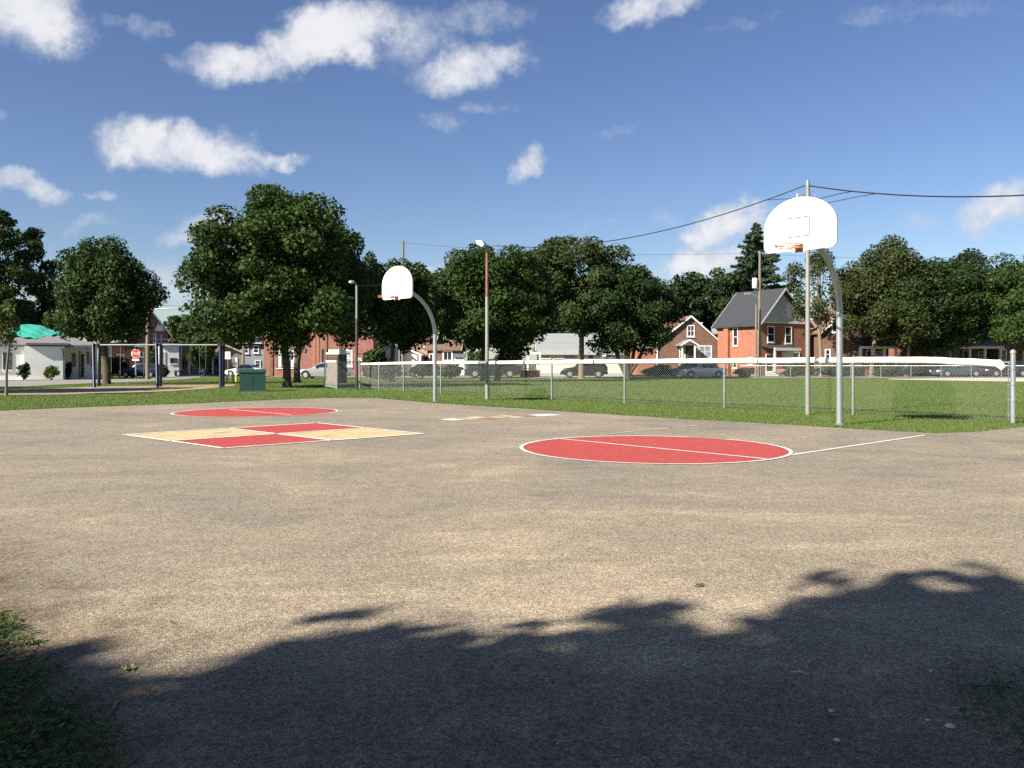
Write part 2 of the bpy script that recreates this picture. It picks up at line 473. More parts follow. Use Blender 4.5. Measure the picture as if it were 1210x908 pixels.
court = structure(mb.build('asphalt_court', ASPH))

RED = paint_material('red court paint', (0.44, 0.070, 0.060), 0.555)
YEL = paint_material('yellow court paint', (0.60, 0.465, 0.245), 0.50)
WHT = paint_material('white line paint', (0.78, 0.75, 0.68), 0.55)
WHTW = paint_material('worn white line paint', (0.66, 0.60, 0.50), 0.46)
YELW = paint_material('faded yellow court paint', (0.58, 0.46, 0.25), 0.49)
REDW = paint_material('faded red court paint', (0.44, 0.16, 0.11), 0.47)
def sheet(name, pts, z, m):
    k = MB(); k.add([(x, y, z) for x, y in pts], [tuple(range(len(pts)))]); return k.build(name, m, court)
def line(name, p, q_, w, z, m):
    p = np.array(p); q_ = np.array(q_); d = (q_ - p) / np.linalg.norm(q_ - p); nn = np.array([-d[1], d[0]]) * w / 2
    n = max(2, int(np.linalg.norm(q_ - p) / 0.15)); rg = np.random.default_rng(int(abs(p[0]) * 100))
    A = [p + (q_ - p) * i / n for i in range(n + 1)]
    L = [tuple(a + nn * (1 + rg.normal(0, .07))) for a in A]; Rr = [tuple(a - nn * (1 + rg.normal(0, .07))) for a in A]
    k = MB(); k.add([(x, y, z) for x, y in L + Rr], [(i, i + 1, n + 1 + i + 1, n + 1 + i) for i in range(n)])
    return k.build(name, m, court)
def key_circle(c, r, ang, far):
    rg = np.random.default_rng(int(r * 100))
    disc = [(c[0] + (r + rg.normal(0, .006)) * math.cos(a), c[1] + (r + rg.normal(0, .006)) * math.sin(a)) for a in np.linspace(0, 2 * math.pi, 90)[:-1]]
    sheet('red_circle', disc, 0.004, RED)
    n = 90; k = MB(); a0, a1 = ang
    A = np.linspace(a0, a1, n)
    k.add([(c[0] + (r + .03 + o + rg.normal(0, .004)) * math.cos(a), c[1] + (r + .03 + o + rg.normal(0, .004)) * math.sin(a), 0.008) for o in (-.025, .025) for a in A], [(i, i + 1, n + i + 1, n + i) for i in range(n - 1)])
    k.build('circle_outline', WHT, court)
C1 = (1.96, 11.45); C2 = (-6.12, 19.7)
key_circle(C1, 1.80, (R(62), R(402)), False)
key_circle(C2, 1.86, (R(0), R(360)), True)
line('free_throw_line', G(655, 518.6), G(906, 543.2), 0.055, 0.010, WHT)
line('free_throw_line', G(272, 484.4), G(344, 490.6), 0.06, 0.010, WHT)
line('key_line', G(936, 538.0), G(1092, 514.8), 0.055, 0.006, WHT)
line('key_line', G(706, 514.6), G(824, 502.8), 0.055, 0.006, WHTW)
line('key_line', G(396, 487.9), G(506, 483.2), 0.06, 0.006, WHTW)
line('key_line', G(398, 475.8), G(432, 474.0), 0.07, 0.006, WHT)
line('key_line', G(392, 497.6), G(440, 495.6), 0.05, 0.006, WHTW)
# four painted squares
L_, T_, R__, B_ = [np.array(G(*p)) for p in ((146, 514.2), (374, 500.3), (500, 513.2), (264, 530.3))]
def bil(u, v): return tuple((L_ * (1 - u) + T_ * u) * (1 - v) + (B_ * (1 - u) + R__ * u) * v)
for (u, v, m) in ((0, 0, YEL), (.5, 0, RED), (0, .5, RED), (.5, .5, YEL)):
    e = .5
    sheet('painted_square', [bil(u, v), bil(u + e, v), bil(u + e, v + e), bil(u, v + e)], 0.004, m)
for a, b in (((0, 0), (1, 0)), ((0, 1), (1, 1)), ((0, 0), (0, 1)), ((1, 0), (1, 1)), ((0, .5), (1, .5)), ((.5, 0), (.5, 1))):
    line('square_border', bil(*a), bil(*b), 0.075, 0.009, WHT)
# hopscotch
h0 = np.array(G(524, 496.6)); h1 = np.array(G(660, 490.0)); hd = (h1 - h0) / np.linalg.norm(h1 - h0); hn = np.array([-hd[1], hd[0]]); Lh = np.linalg.norm(h1 - h0)
lay = [(0, .14, 0, WHT), (.14, .26, 0, YELW), (.26, .38, -.5, REDW), (.26, .38, .5, WHTW), (.38, .5, 0, YELW), (.5, .62, -.5, WHTW), (.5, .62, .5, YELW), (.62, .74, 0, REDW), (.76, .98, 0, WHT)]
for (s0, s1, off, m) in lay:
    w = 0.24; o_ = off * 0.44
    P = [h0 + hd * s * Lh + hn * (o_ + t) for s, t in ((s0 + .01, -w), (s1 - .01, -w), (s1 - .01, w), (s0 + .01, w))]
    if s1 - s0 > .9: P = [h0 + hd * (s0 + s1) / 2 * Lh + (hd * math.cos(a) * (s1 - s0) / 2 * Lh + hn * math.sin(a) * .34) for a in np.linspace(0, 6.283, 17)[:-1]]
    sheet('hopscotch_cell', [tuple(p) for p in P], 0.005, m)

# street, verge walk, play sand, far street, pale infield
ROADM = ground_mat('street asphalt', [(0.20, 0.185, 0.17), (0.27, 0.25, 0.22), (0.33, 0.30, 0.26)], 0.3, 6, bump=0.2)
CONC = ground_mat('walk concrete', [(0.36, 0.33, 0.28), (0.45, 0.41, 0.35), (0.52, 0.48, 0.41)], 0.4, 5, bump=0.15)
SAND = ground_mat('play sand', [(0.26, 0.19, 0.125), (0.36, 0.27, 0.18), (0.44, 0.33, 0.225)], 0.5, 7, bump=0.6)
INF = ground_mat('infield dust', [(0.46, 0.40, 0.32), (0.56, 0.50, 0.41), (0.62, 0.56, 0.46)], 0.4, 6, bump=0.3)
near_e = [(-75, 38.5), G(0, 459), G(60, 455.4), G(100, 453.6), G(160, 451.6), G(190, 450), G(225, 447.6), G(240, 446), G(252, 444.3)]
far_e = [(-75, 55), G(0, 450.6), G(60, 449.2), G(100, 449), G(160, 447.8), G(180, 446.6), G(198, 444.6), G(206, 443.2), G(211, 442.4)]
street = structure(ribbon('street', near_e, far_e, ROADM, 0.012))
structure(ribbon('sidewalk', [(-75, 57), G(0, 450.2), G(60, 448.8), G(108, 448.6)], [(-75, 60), G(0, 449.2), G(60, 447.6), G(108, 447.2)], CONC, 0.02))
structure(ribbon('cross_street', [(-26, 86), (0, 79), (40, 78.5), (160, 78.5)], [(-26, 95), (0, 87), (40, 86.5), (160, 86.5)], ROADM, 0.012))
structure(ribbon('footpath', [G(262, 446.6), G(300, 444.9), G(345, 444.2)], [G(268, 445.2), G(300, 443.6), G(345, 443.0)], CONC, 0.02, 16, 3))
sand_near = [(-30, 27.5), G(0, 467), G(70, 466.6), G(140, 465), G(200, 462.6), G(245, 459.4), G(276, 456.4)]
sand_far = [(-38, 34), G(0, 461.6), G(60, 459.3), G(120, 456.8), G(200, 455.6), G(240, 455.0), G(279, 454.6)]
sand = structure(ribbon('sand_pit', sand_near, sand_far, SAND, 0.004))
infield = structure(ribbon('gravel_infield', [G(1050, 448.8), G(1120, 450.2), G(1212, 451.6), (60, 62)], [G(1050, 448.0), G(1120, 447.2), G(1212, 447), (66, 74)], INF, 0.02, 24, 4))

# ------------------------------------------------------------------ grass
GRASS = leaf_mat('grass blades', (0.074, 0.120, 0.023), (0.158, 0.208, 0.052), (0.30, 0.29, 0.14), 0.28, 0.6)
GRASS2 = leaf_mat('verge blades', (0.050, 0.095, 0.018), (0.105, 0.165, 0.035), (0.22, 0.20, 0.09), 0.3, 0.5)
def blades(name, x, y, z, h, w, material, lean=0.5, seed=1):
    rg = np.random.default_rng(seed); n = len(x)
    a = rg.uniform(0, 2 * math.pi, n); L = rg.uniform(0.2, 1.0, n) * lean; b = rg.uniform(0, 2 * math.pi, n)
    h = h * rg.uniform(.55, 1.3, n); w = w * rg.uniform(.7, 1.3, n)
    V = np.zeros((n, 4, 3))
    dx, dy = np.cos(a) * w / 2, np.sin(a) * w / 2; lx, ly = np.cos(b) * L * h, np.sin(b) * L * h
    V[:, 0] = np.c_[x - dx, y - dy, z]; V[:, 1] = np.c_[x + dx, y + dy, z]
    V[:, 2] = np.c_[x + lx * .45 + dx * .75, y + ly * .45 + dy * .75, z + h * .62]; V[:, 3] = np.c_[x + lx, y + ly, z + h]
    return stuff(fast_mesh(name, V.reshape(-1, 3), 4, material))
def cov(x, y): return 0.5 + 0.5 * np.sin(x * .7 + 1.3 * np.sin(y * .5)) * np.sin(y * .6 + np.sin(x * .9))
rg = np.random.default_rng(11)
N = 620000
d = np.exp(rg.uniform(math.log(12.5), math.log(76), N)); u = rg.uniform(-.86, .86, N)
gx, gy = u * d, d
bad = inside(COURT, gx, gy)
for A, B in ((sand_near, sand_far), (near_e, far_e), ([G(1050, 448.8), G(1120, 450.2), G(1212, 451.6), (60, 62)], [G(1050, 448.0), G(1120, 447.2), G(1212, 447), (66, 74)])):
    bad |= inside(list(A) + list(B)[::-1], gx, gy)
gx, gy = gx[~bad], gy[~bad]
hh = np.where(gy < 32, .040, .040); ww = .0060 * gy / 15
blades('grass', gx, gy, gza(gy) - .012, hh, ww, GRASS, .7, 5)
# taller uncut fringe along the asphalt edge and the fence line
fx, fy = [], []
E = np.array(far_edge)
for i in range(len(E) - 1):
    L = np.linalg.norm(E[i + 1] - E[i]); k = int(L * 420); t = rg.uniform(0, 1, k)
    dd = E[i + 1] - E[i]; nn = np.array([-dd[1], dd[0]]) / L; nn = nn if nn[1] > 0 else -nn
    off = np.abs(rg.normal(0, .09, k)) - .035
    p = E[i] + dd * t[:, None] + nn * off[:, None]
    fx.append(p[:, 0]); fy.append(p[:, 1])
fx = np.concatenate(fx); fy = np.concatenate(fy)
blades('edge_grass', fx, fy, np.zeros(len(fx)) - .01, .045, .007, GRASS, .9, 8)

# near verge at the lower left, with clover and weeds
verge = [(-6, 3.6)] + [G(-60, 712), G(0, 724), G(26, 742), G(44, 768), G(66, 800), G(88, 822), G(112, 842), G(132, 872), G(150, 908), G(168, 960)] + [(-.9, 1.2), (-6, 0.6)]
x = rg.uniform(-4.6, -.7, 60000); y = rg.uniform(1.7, 4.6, 60000)
jj = np.abs(rg.normal(0, .13, len(x))) - .04; jx, jy = x + jj, y + jj * .6
ok = inside(verge, jx, jy); x, y = x[ok], y[ok]
pat = cov(x * 6, y * 6) > rg.uniform(0, 1.05, len(x)) - .32
x, y = x[pat], y[pat]
blades('verge_grass', x, y, np.zeros(len(x)) + .004, .030, .0036, GRASS2, 1.7, 12)
def clover(name, x, y, seed, size=.016):
    rg = np.random.default_rng(seed); n = len(x); V = []
    z = rg.uniform(.008, .035, n)
    for k in range(3):
        a = rg.uniform(0, 6.283, n) if k == 0 else a + 2.094
        s = size * rg.uniform(.7, 1.3, n); tz = rg.normal(0, .35, n)
        c = np.c_[x, y, z]; d1 = np.c_[np.cos(a), np.sin(a), tz * .6]; d2 = np.c_[-np.sin(a), np.cos(a), rg.normal(0, .3, n)]
        q4 = np.stack([c, c + (d1 * .6 + d2 * .5) * s[:, None], c + d1 * s[:, None] * 1.15, c + (d1 * .6 - d2 * .5) * s[:, None]], 1)
        V.append(q4)
    return stuff(fast_mesh(name, np.concatenate(V).reshape(-1, 3), 4, GRASS2))
sel = rg.uniform(0, 1, len(x)) < .30
clover('clover', x[sel], y[sel], 4, .017)
# a scruffy tuft at the lower right corner
tx = rg.normal(1.74, .12, 420); ty = rg.normal(2.66, .26, 420)
keep = (tx > 1.50)
blades('weed_tuft', tx[keep], ty[keep], np.zeros(keep.sum()), .032, .0024, GRASS2, 1.8, 14)
kk = rg.uniform(0, 1, len(tx)) < .35
clover('weed_leaves', tx[kk & keep], ty[kk & keep], 15, .015)

# loose grit on the asphalt
def grit(name, n, seed, x0, x1, y0, y1, s0, s1, material):
    rg = np.random.default_rng(seed)
    y = y0 + (y1 - y0) * rg.uniform(0, 1, n) ** 1.5; x = rg.uniform(x0, x1, n) * (y / y1 + .25)
    s = rg.uniform(s0, s1, n) * rg.uniform(.5, 1, n)
    O = np.array([(1, 0, 0), (0, 1, 0), (-1, 0, 0), (0, -1, 0), (0, 0, 1)], float)
    T = np.array([(0, 1, 4), (1, 2, 4), (2, 3, 4), (3, 0, 4)])
    a = rg.uniform(0, 6.283, n); ca, sa = np.cos(a), np.sin(a)
    P = O[None] * rg.uniform(.6, 1.2, (n, 5, 1)) * s[:, None, None] * np.array([1, 1, .55])
    Q = P.copy(); Q[..., 0] = P[..., 0] * ca[:, None] - P[..., 1] * sa[:, None]; Q[..., 1] = P[..., 0] * sa[:, None] + P[..., 1] * ca[:, None]
    Q += np.c_[x, y, np.zeros(n) - .0005][:, None]
    V = Q[:, T].reshape(-1, 3)
    return stuff(fast_mesh(name, V, 3, material))
GRIT = leaf_mat('grit stone', (0.16, 0.14, 0.12), (0.45, 0.40, 0.33), (0.65, 0.6, 0.52), 0.0, 0.9)
grit('grit', 42000, 3, -4.6, 4.6, 2.0, 8.5, .0014, .0046, GRIT)

# ------------------------------------------------------------------ materials for objects
GALV = mat('galvanised steel', (0.35, 0.375, 0.39), .42, .22, 5, metal=.55, bump=.1, bscale=40, stretch=(1, 1, .25))
GALVD = mat('weathered galvanised steel', (0.25, 0.26, 0.255), .55, .25, 6, metal=.4, bump=.15, stretch=(1, 1, .2))
WIRE = mat('galvanised wire', (0.36, 0.37, 0.355), .5, .1, 8, metal=.5)
CAP = mat('white plastic fence cap', (0.82, 0.80, 0.76), .45, .05, 3, c2=(.86, .85, .82))
BOARD = mat('white backboard enamel', (0.88, 0.88, 0.87), .3, .03, 2, bump=.02)
ORANGE = mat('orange rim paint', (0.40, 0.13, 0.075), .5, .25, 14)
MARK = mat('faded board line', (0.07, 0.045, 0.033), .6, .1, 20)
RUST = mat('rusty steel', (0.20, 0.10, 0.055), .8, .35, 9, bump=.2)
BLACKM = mat('black rubber', (0.018, 0.018, 0.02), .6, .2, 9)
DARKCABLE = mat('black cable', (0.012, 0.012, 0.014), .6, .1, 5)
WOODP = mat('weathered pole wood', (0.19, 0.155, 0.12), .9, .3, 3, bump=.4, stretch=(6, 6, .4))
WHITEP = mat('white paint', (0.78, 0.77, 0.74), .5, .05, 4)
NAVY = mat('navy post paint', (0.010, 0.015, 0.046), .4, .2, 5)
GREENBOX = mat('dark green cabinet paint', (0.020, 0.060, 0.050), .5, .15, 2.5, bump=.08)
YELLOWP = mat('yellow bollard paint', (0.70, 0.48, 0.03), .5, .1, 4)
STOPR = mat('stop sign red', (0.50, 0.02, 0.025), .45, .05, 4)

# ------------------------------------------------------------------ chain link fence
FD = [16.2, 18.9, 21.5, 24.0, 26.5, 29.0, 31.3, 33.5, 35.5, 37.5]
FP = [1197, 1008, 856, 738, 652, 577.5, 521, 477, 448, 425]
POSTS = [(hx(p, dd), dd) for p, dd in zip(FP, FD)]
def chain_mesh(name, a, b, z0, z1, parent, step=0.072, r=0.0020, off=.0022):
    a = np.array([*a, 0.]); b = np.array([*b, 0.]); L = np.linalg.norm(b - a); d = (b - a) / L; nn = np.array([-d[1], d[0], 0])
    H = z1 - z0; V = []
    for sgn in (1, -1):
        s0 = np.arange(-H, L + H, step)
        for s in s0:
            # wire from (s, z0) to (s + sgn*H, z1), clipped to the panel
            u0, u1 = s, s + sgn * H; t0, t1 = 0., 1.
            for lo in (0.,):
                if sgn > 0: t0 = max(t0, (0 - u0) / H); t1 = min(t1, (L - u0) / H)
                else: t0 = max(t0, (u0 - L) / H); t1 = min(t1, u0 / H)
            if t1 - t0 < .01: continue
            P = a + d * (u0 + sgn * H * t0) + nn * off * sgn + np.array([0, 0, z0 + H * t0])
            Q = a + d * (u0 + sgn * H * t1) + nn * off * sgn + np.array([0, 0, z0 + H * t1])
            ax = (Q - P) / np.linalg.norm(Q - P); e1 = nn; e2 = np.cross(ax, e1)
            ring = [e1 * r, (-e1 * .5 + e2 * .87) * r, (-e1 * .5 - e2 * .87) * r]
            for k in range(3):
                m_ = (k + 1) % 3
                V += [P + ring[k], P + ring[m_], Q + ring[m_], Q + ring[k]]
    o = fast_mesh(name, np.array(V), 4, WIRE, parent)
    return stuff(o)
fence = thing('chain_link_fence', 'chain link fence with white plastic cap along its top between court and field', 'fence', (0, 0, 0))
for i, (x, y) in enumerate(POSTS):
    mb = MB()
    r, h = (.047, 1.40) if i == 0 else (.036, 1.31) if i == 9 else (.030, 1.17)
    mb.tube([(x, y, -.05), (x, y, h)], r, 12)
    mb.lathe([(r * 1.15, h - .03), (r * 1.2, h), (r * .9, h + .03), (r * .3, h + .05)], 12, (x, y, 0))
    p = mb.build('post', GALV if i == 0 else GALVD, fence, True)
    for z in (.12, .42, .75, 1.05):
        mb = MB(); mb.torus((x, y, z), r + .003, .006, 'z', 12, 5); mb.build('tie_band', GALV, p, True)
for i in range(9):
    a, b = np.array(POSTS[i]), np.array(POSTS[i + 1])
    d = (b - a) / np.linalg.norm(b - a); n2 = np.array([-d[1], d[0]]) * -.036
    chain_mesh('chain_mesh', a + d * .05 + n2, b + n2, .03, 1.17, fence)
mb = MB()                                                   # tension bar beside the end post, bottom wire
a = np.array(POSTS[0]); b = np.array(POSTS[1]); d = (b - a) / np.linalg.norm(b - a)
tb = a + d * .085
mb.box(tb[0] - .008, tb[0] + .008, tb[1] - .004, tb[1] + .004, .03, 1.2)
for z in (.15, .45, .75, 1.05, 1.17): mb.tube([(a[0], a[1], z), (tb[0], tb[1], z)], .007, 5)
mb.build('tension_bar', GALV, fence)
# white cap: plastic tubes pushed over the top rail, joined end to end
def along(px):                                              # point of the fence line under a photo column
    for i in range(9):
        a, b = POSTS[i], POSTS[i + 1]
        if FP[i] >= px >= FP[i + 1]:
            t = 0; lo, hi = 0., 1.
            for _ in range(40):
                t = (lo + hi) / 2; X = a[0] + (b[0] - a[0]) * t; Y = a[1] + (b[1] - a[1]) * t
                if CX + FPX * X / Y > px: lo = t
                else: hi = t
            return (X, Y)
def cap_z(px): return hz(np.interp(px, [425, 500, 620, 740, 860, 950, 1040, 1100, 1178], [430.6, 429.0, 428.6, 427.4, 426.6, 426.4, 425.8, 426.0, 429.6]), along(px)[1])
rail = []
for px in np.linspace(426, 1196, 60):
    X, Y = along(px); rail.append((X, Y, min(cap_z(min(px, 1178)), 1.27) if px < 1178 else 1.19))
mb = MB(); mb.tube(rail[:-1] + [(POSTS[0][0], POSTS[0][1], 1.2)], .014, 6); mb.build('top_rail', GALV, fence, True)
rg = np.random.default_rng(5)
for (pa, pb) in ((427, 566), (579, 586), (588.5, 702), (704, 812), (813, 896), (897.5, 964), (969, 1178)):
    n = max(4, int((pb - pa) / 9)); pts = []
    for px in np.linspace(pa, pb, n):
        X, Y = along(px); pts.append((X, Y, cap_z(px) + rg.normal(0, .0035)))
    mb = MB(); mb.tube(pts, float(np.interp(pa, [427, 588, 813, 969], [.058, .064, .071, .074])), 12); mb.build('cap_tube', CAP, fence, True)
for (pa, pb) in ((567, 578), (965, 968)):
    mb = MB(); pts = [(*along(px), cap_z(px)) for px in np.linspace(pa, pb, 4)]; mb.tube(pts, .060, 12); mb.build('coupling', GALVD, fence, True)
X, Y = along(1180); z = cap_z(1178)
mb = MB(); e = np.array(along(1172)); e2 = np.array(along(1185)); dd = (e2 - e) / np.linalg.norm(e2 - e)
P = [(X - dd[0] * .16, Y - dd[1] * .16, z + .06), (X + dd[0] * .02, Y + dd[1] * .02, z + .075), (X + dd[0] * .11, Y + dd[1] * .11, z - .04), (X + dd[0] * .03, Y + dd[1] * .03, z - .125), (X - dd[0] * .10, Y - dd[1] * .10, z - .03)]
mb.add(P + [(p[0] - dd[1] * -.03, p[1] - .08, p[2] - .01) for p in P], [(0, 1, 2, 3, 4), (9, 8, 7, 6, 5)] + [(i, (i + 1) % 5, 5 + (i + 1) % 5, 5 + i) for i in range(5)])
mb.build('cap_end_flap', CAP, fence)
# gate panel standing at the far end of the fence
gate = thing('fence_gate', 'grey chain link gate panel standing at the left end of the white capped fence', 'gate', (0, 0, 0))
g0, g1, g2 = np.array([hx(423, 37.2), 37.2]), np.array([hx(398, 35.4), 35.4]), np.array([hx(383.5, 38.5), 38.5])
for a, b in ((g0, g1), (g1, g2)):
    mb = MB()
    for z in (.08, 1.2): mb.tube([(*a, z), (*b, z)], .024, 6)
    for t in (0.02, .98): p = a + (b - a) * t; mb.tube([(*p, 0), (*p, 1.25)], .026, 6)
    fr = mb.build('gate_frame', GALVD, gate)
    chain_mesh('chain_mesh', a, b, .08, 1.2, gate, step=.075, r=.0019)
mb = MB(); mb.tube([(*(g1 * .98 + g2 * .02), 1.215), (*(g1 * .02 + g2 * .98), 1.215)], .055, 10); mb.build('cap_tube', CAP, gate, True)
# far backstop fence with a white rail
ff = thing('field_fence', 'low distant chain link fence with thin white top rail behind the field', 'fence', (0, 0, 0))
fpts = [(hx(px, 80), 80.) for px in np.linspace(863, 1290, 13)]
mb = MB(); mb.tube([(x, y, gz(80) + 1.18) for x, y in fpts], .045, 6); mb.build('top_rail', CAP, ff)
for x, y in fpts:
    mb = MB(); mb.tube([(x, y, gz(y) - .05), (x, y, gz(y) + 1.15)], .035, 6); mb.build('post', GALVD, ff)
chain_mesh('chain_mesh', fpts[0], fpts[-1], gz(80) + .03, gz(80) + 1.14, ff, step=.12, r=.0026)

# ------------------------------------------------------------------ basketball hoops
def hoop(label, pole, boardc, ax, zoff, group):
    """gooseneck hoop; local -Y looks along the throw, board stands at y=0"""
    ax = np.array(ax) / np.linalg.norm(ax)
    t = thing('basketball_hoop', label, 'hoop', (boardc[0], boardc[1], 0), math.atan2(ax[1], ax[0]) - math.pi / 2, group)
    # fan-shaped board, 1.37 wide and 0.95 high
    prof = [(-.10, -.03), (.10, -.03), (.16, 0)]
    corner = [(.565 + .12 * math.cos(a), .12 + .12 * math.sin(a)) for a in np.linspace(R(-90), 0, 7)]
    prof += corner
    top = [(.685 * math.cos(a), .42 + .53 * math.sin(a)) for a in np.linspace(0, math.pi, 33)]
    prof += top
    prof += [(-x, z) for x, z in corner][::-1] + [(-.16, 0)]
    zb = zoff
    mb = MB(); mb.prism([(x, z + zb) for x, z in prof], 'y', -.006, .034)
    bd = mb.build('backboard', BOARD, t)
    mb = MB()
    sx, sz0, sz1, w = .20, .24, .60, .019
    for (x0, x1, z0, z1) in ((-sx, sx, sz0, sz0 + w), (-sx, sx, sz1 - w, sz1), (-sx, -sx + w, sz0 + w, sz1 - w), (sx - w, sx, sz0 + w, sz1 - w)):
        mb.box(x0, x1, -.0085, -.005, zb + z0, zb + z1)
    mb.build('target_square', MARK, bd)
    mb = MB(); mb.box(.36, .46, -.0085, -.005, zb + .165, zb + .173); mb.build('scuff_mark', MARK, bd)
    # back rib of the board and mounting plate
    mb = MB(); mb.cbox(-.22, .22, .034, .075, zb + .12, zb + .42, .02); mb.box(-.035, .035, .06, .16, zb + .18, zb + .34)
    mb.build('mounting_plate', GALVD, t)
    # rim: double ring, neck plate, braces, hooks
    rz_ = zb + .055
    mb = MB(); mb.torus((0, -.39, rz_), .228, .010, 'z', 28, 6); mb.torus((0, -.39, rz_ - .032), .222, .009, 'z', 28, 6)
    for k in range(12):
        a = 2 * math.pi * k / 12; mb.torus((.228 * math.cos(a), -.39 + .228 * math.sin(a), rz_ - .016), .017, .004, 'x', 8, 4)
    rim = mb.build('rim', ORANGE, t, True)
    mb = MB(); mb.box(-.08, .08, -.012, -.0065, rz_ - .09, rz_ + .05); mb.box(-.07, .07, -.18, -.012, rz_ - .028, rz_ + .004)
    for s in (-1, 1): mb.tube([(s * .07, -.012, rz_ - .08), (s * .11, -.2, rz_ - .02)], .009, 6)
    mb.build('rim_bracket', ORANGE, t)
    # gooseneck: upright pole bending forward to the back of the board
    pv = np.array(pole) - np.array(boardc); py = float(pv @ ax); pxx = float(pv @ np.array([ax[1], -ax[0]]))
    zt = zb + .28; rb = py - .12; zs = zt - rb * .98
    pts = [(pxx, py, -.05), (pxx, py, .8), (pxx, py, 1.7), (pxx, py, zs)]
    for a in np.linspace(0, math.pi / 2 * .93, 12)[1:]:
        f = 1 - math.cos(a); pts.append((pxx * (1 - f), py - rb * f, zs + (zt - zs) * math.sin(a)))
    pts.append((0, .10, zt + .01))
    mb = MB(); mb.tube(pts, .0595, 16); mb.build('gooseneck_pole', GALV, t, True)
    mb = MB(); mb.lathe([(.10, -.01), (.10, .006), (.064, .03)], 16, (pxx, py, 0)); mb.build('pole_collar', GALVD, t, True)
    return t
hoop('nearer basketball hoop with white fan backboard on a curved steel pole at the right', (hx(992, 15.75), 15.75), (hx(944.5, 14.7), 14.7), (.72, .70), 3.20, 'basketball hoops beside the court')
hoop('farther basketball hoop with small white fan backboard standing behind the painted squares', (hx(514, 24.8), 24.8), (hx(469, 23.7), 23.7), (.70, .74), 3.02, 'basketball hoops beside the court')

# ------------------------------------------------------------------ light poles and their cables
def curve_pts(p, q_, sag, n=24):
    p, q_ = np.array(p, float), np.array(q_, float)
    return [tuple(p + (q_ - p) * t - np.array([0, 0, 4 * sag * t * (1 - t)])) for t in np.linspace(0, 1, n)]
P1 = (hx(954.5, 18.8), 18.8); P2 = (hx(575.5, 26.5), 26.5); P3 = (hx(421.5, 36), 36.)
t = thing('light_pole', 'tall bare steel pole just behind the nearer hoop carrying spliced cables', 'pole', (*P1, 0), 0, 'poles along the fence')
mb = MB(); mb.tube([(0, 0, -.05), (0, 0, 2.5), (0, 0, 5.22)], [.056, .05, .043], 14); mb.build('shaft', mat('tarnished steel pole', (.26, .25, .22), .6, .2, 6, metal=.25, stretch=(1, 1, .2)), t, True)
mb = MB(); mb.lathe([(.046, 5.2), (.05, 5.26), (.036, 5.34), (.012, 5.38)], 12); mb.build('pole_cap', GALVD, t, True)
mb = MB(); mb.tube([(-.05, 0, 5.02), (-.14, -.02, 5.03), (-.24, -.02, 5.0)], .014, 6); mb.cbox(-.27, -.12, -.05, .04, 4.96, 5.06, .02)
mb.torus((.1, 0, 5.05), .06, .006, 'y', 12, 5); mb.build('cable_clamp', GALV, t)
t = thing('light_pole', 'slim steel light pole with rusty upper half and white floodlight, standing at the fence', 'pole', (*P2, 0), 0, 'poles along the fence')
mb = MB(); mb.tube([(0, 0, -.05), (0, 0, 3.3)], [.062, .055], 14); mb.build('shaft', mat('olive grey pole', (.25, .245, .21), .6, .2, 6, stretch=(1, 1, .2)), t, True)
mb = MB(); mb.tube([(0, 0, 3.3), (0, 0, 4.78)], [.052, .045], 14); mb.build('upper_shaft', RUST, t, True)
mb = MB(); mb.cbox(-.07, .07, -.06, .06, 4.74, 4.93, .02); mb.build('junction_box', BLACKM, t)
mb = MB(); mb.tube([(-.05, 0, 4.9), (-.2, -.04, 5.0)], .02, 6)
for dz, dy in ((0, 0),): mb.prism([(-.34, 5.0), (-.16, 4.9), (-.1, 5.0), (-.17, 5.1), (-.36, 5.12)], 'y', -.12, .06)
mb.build('floodlight', WHITEP, t)
mb = MB(); mb.tube([(.05, 0, 4.93), (.3, .05, 4.97), (.38, .05, 4.95)], .016, 6); mb.build('bracket', GALVD, t)
t = thing('light_pole', 'dark light pole with small lamp head at the left end of the fence', 'pole', (*P3, 0), 0, 'poles along the fence')
mb = MB(); mb.tube([(0, 0, -.05), (0, 0, 3.1)], .060, 12); mb.build('shaft', mat('dark brown pole', (.055, .045, .042), .6, .2, 6), t, True)
mb = MB(); mb.tube([(0, 0, 3.1), (0, 0, 4.55)], .052, 12); mb.build('upper_shaft', GALVD, t, True)
mb = MB(); mb.tube([(0, 0, 4.5), (-.05, 0, 4.68), (-.2, 0, 4.74)], .02, 6); mb.lathe([(.05, 4.78), (.14, 4.74), (.15, 4.68), (.08, 4.62)], 12, (-.22, 0, 0)); mb.build('lamp_head', GALV, t, True)
def cable(label, pts, r=.011, group='overhead cables'):
    mb = MB(); mb.tube(pts, r, 5); return tag(mb.build('overhead_cable', DARKCABLE), label, 'cable', group)
cable('black cable sagging from the pole behind the nearer hoop down to the rusty floodlight pole', curve_pts((*P1, 5.27), (P2[0] + .3, P2[1], 4.95), .50), .013)
far_p = (15.2, 10.6)
cable('twisted black cable running from the pole behind the nearer hoop out past the right edge', curve_pts((*P1, 5.24), (*far_p, 5.15), .86), .015)
CR = curve_pts((*P1, 5.24), (*far_p, 5.15), .86)
def lead(label, z0, k, r):
    e = CR[k]; cable(label, [(P1[0] + .04, P1[1], z0), (P1[0] * .7 + e[0] * .3, P1[1] * .7 + e[1] * .3, z0 + (e[2] - z0) * .2 - .03), (P1[0] * .3 + e[0] * .7, P1[1] * .3 + e[1] * .7, z0 + (e[2] - z0) * .65), e], r)
lead('short black lead rising from the pole top to the right hand cable', 4.93, 2, .009)
lead('longer black lead rising from lower on the pole to the right hand cable', 4.80, 3, .008)
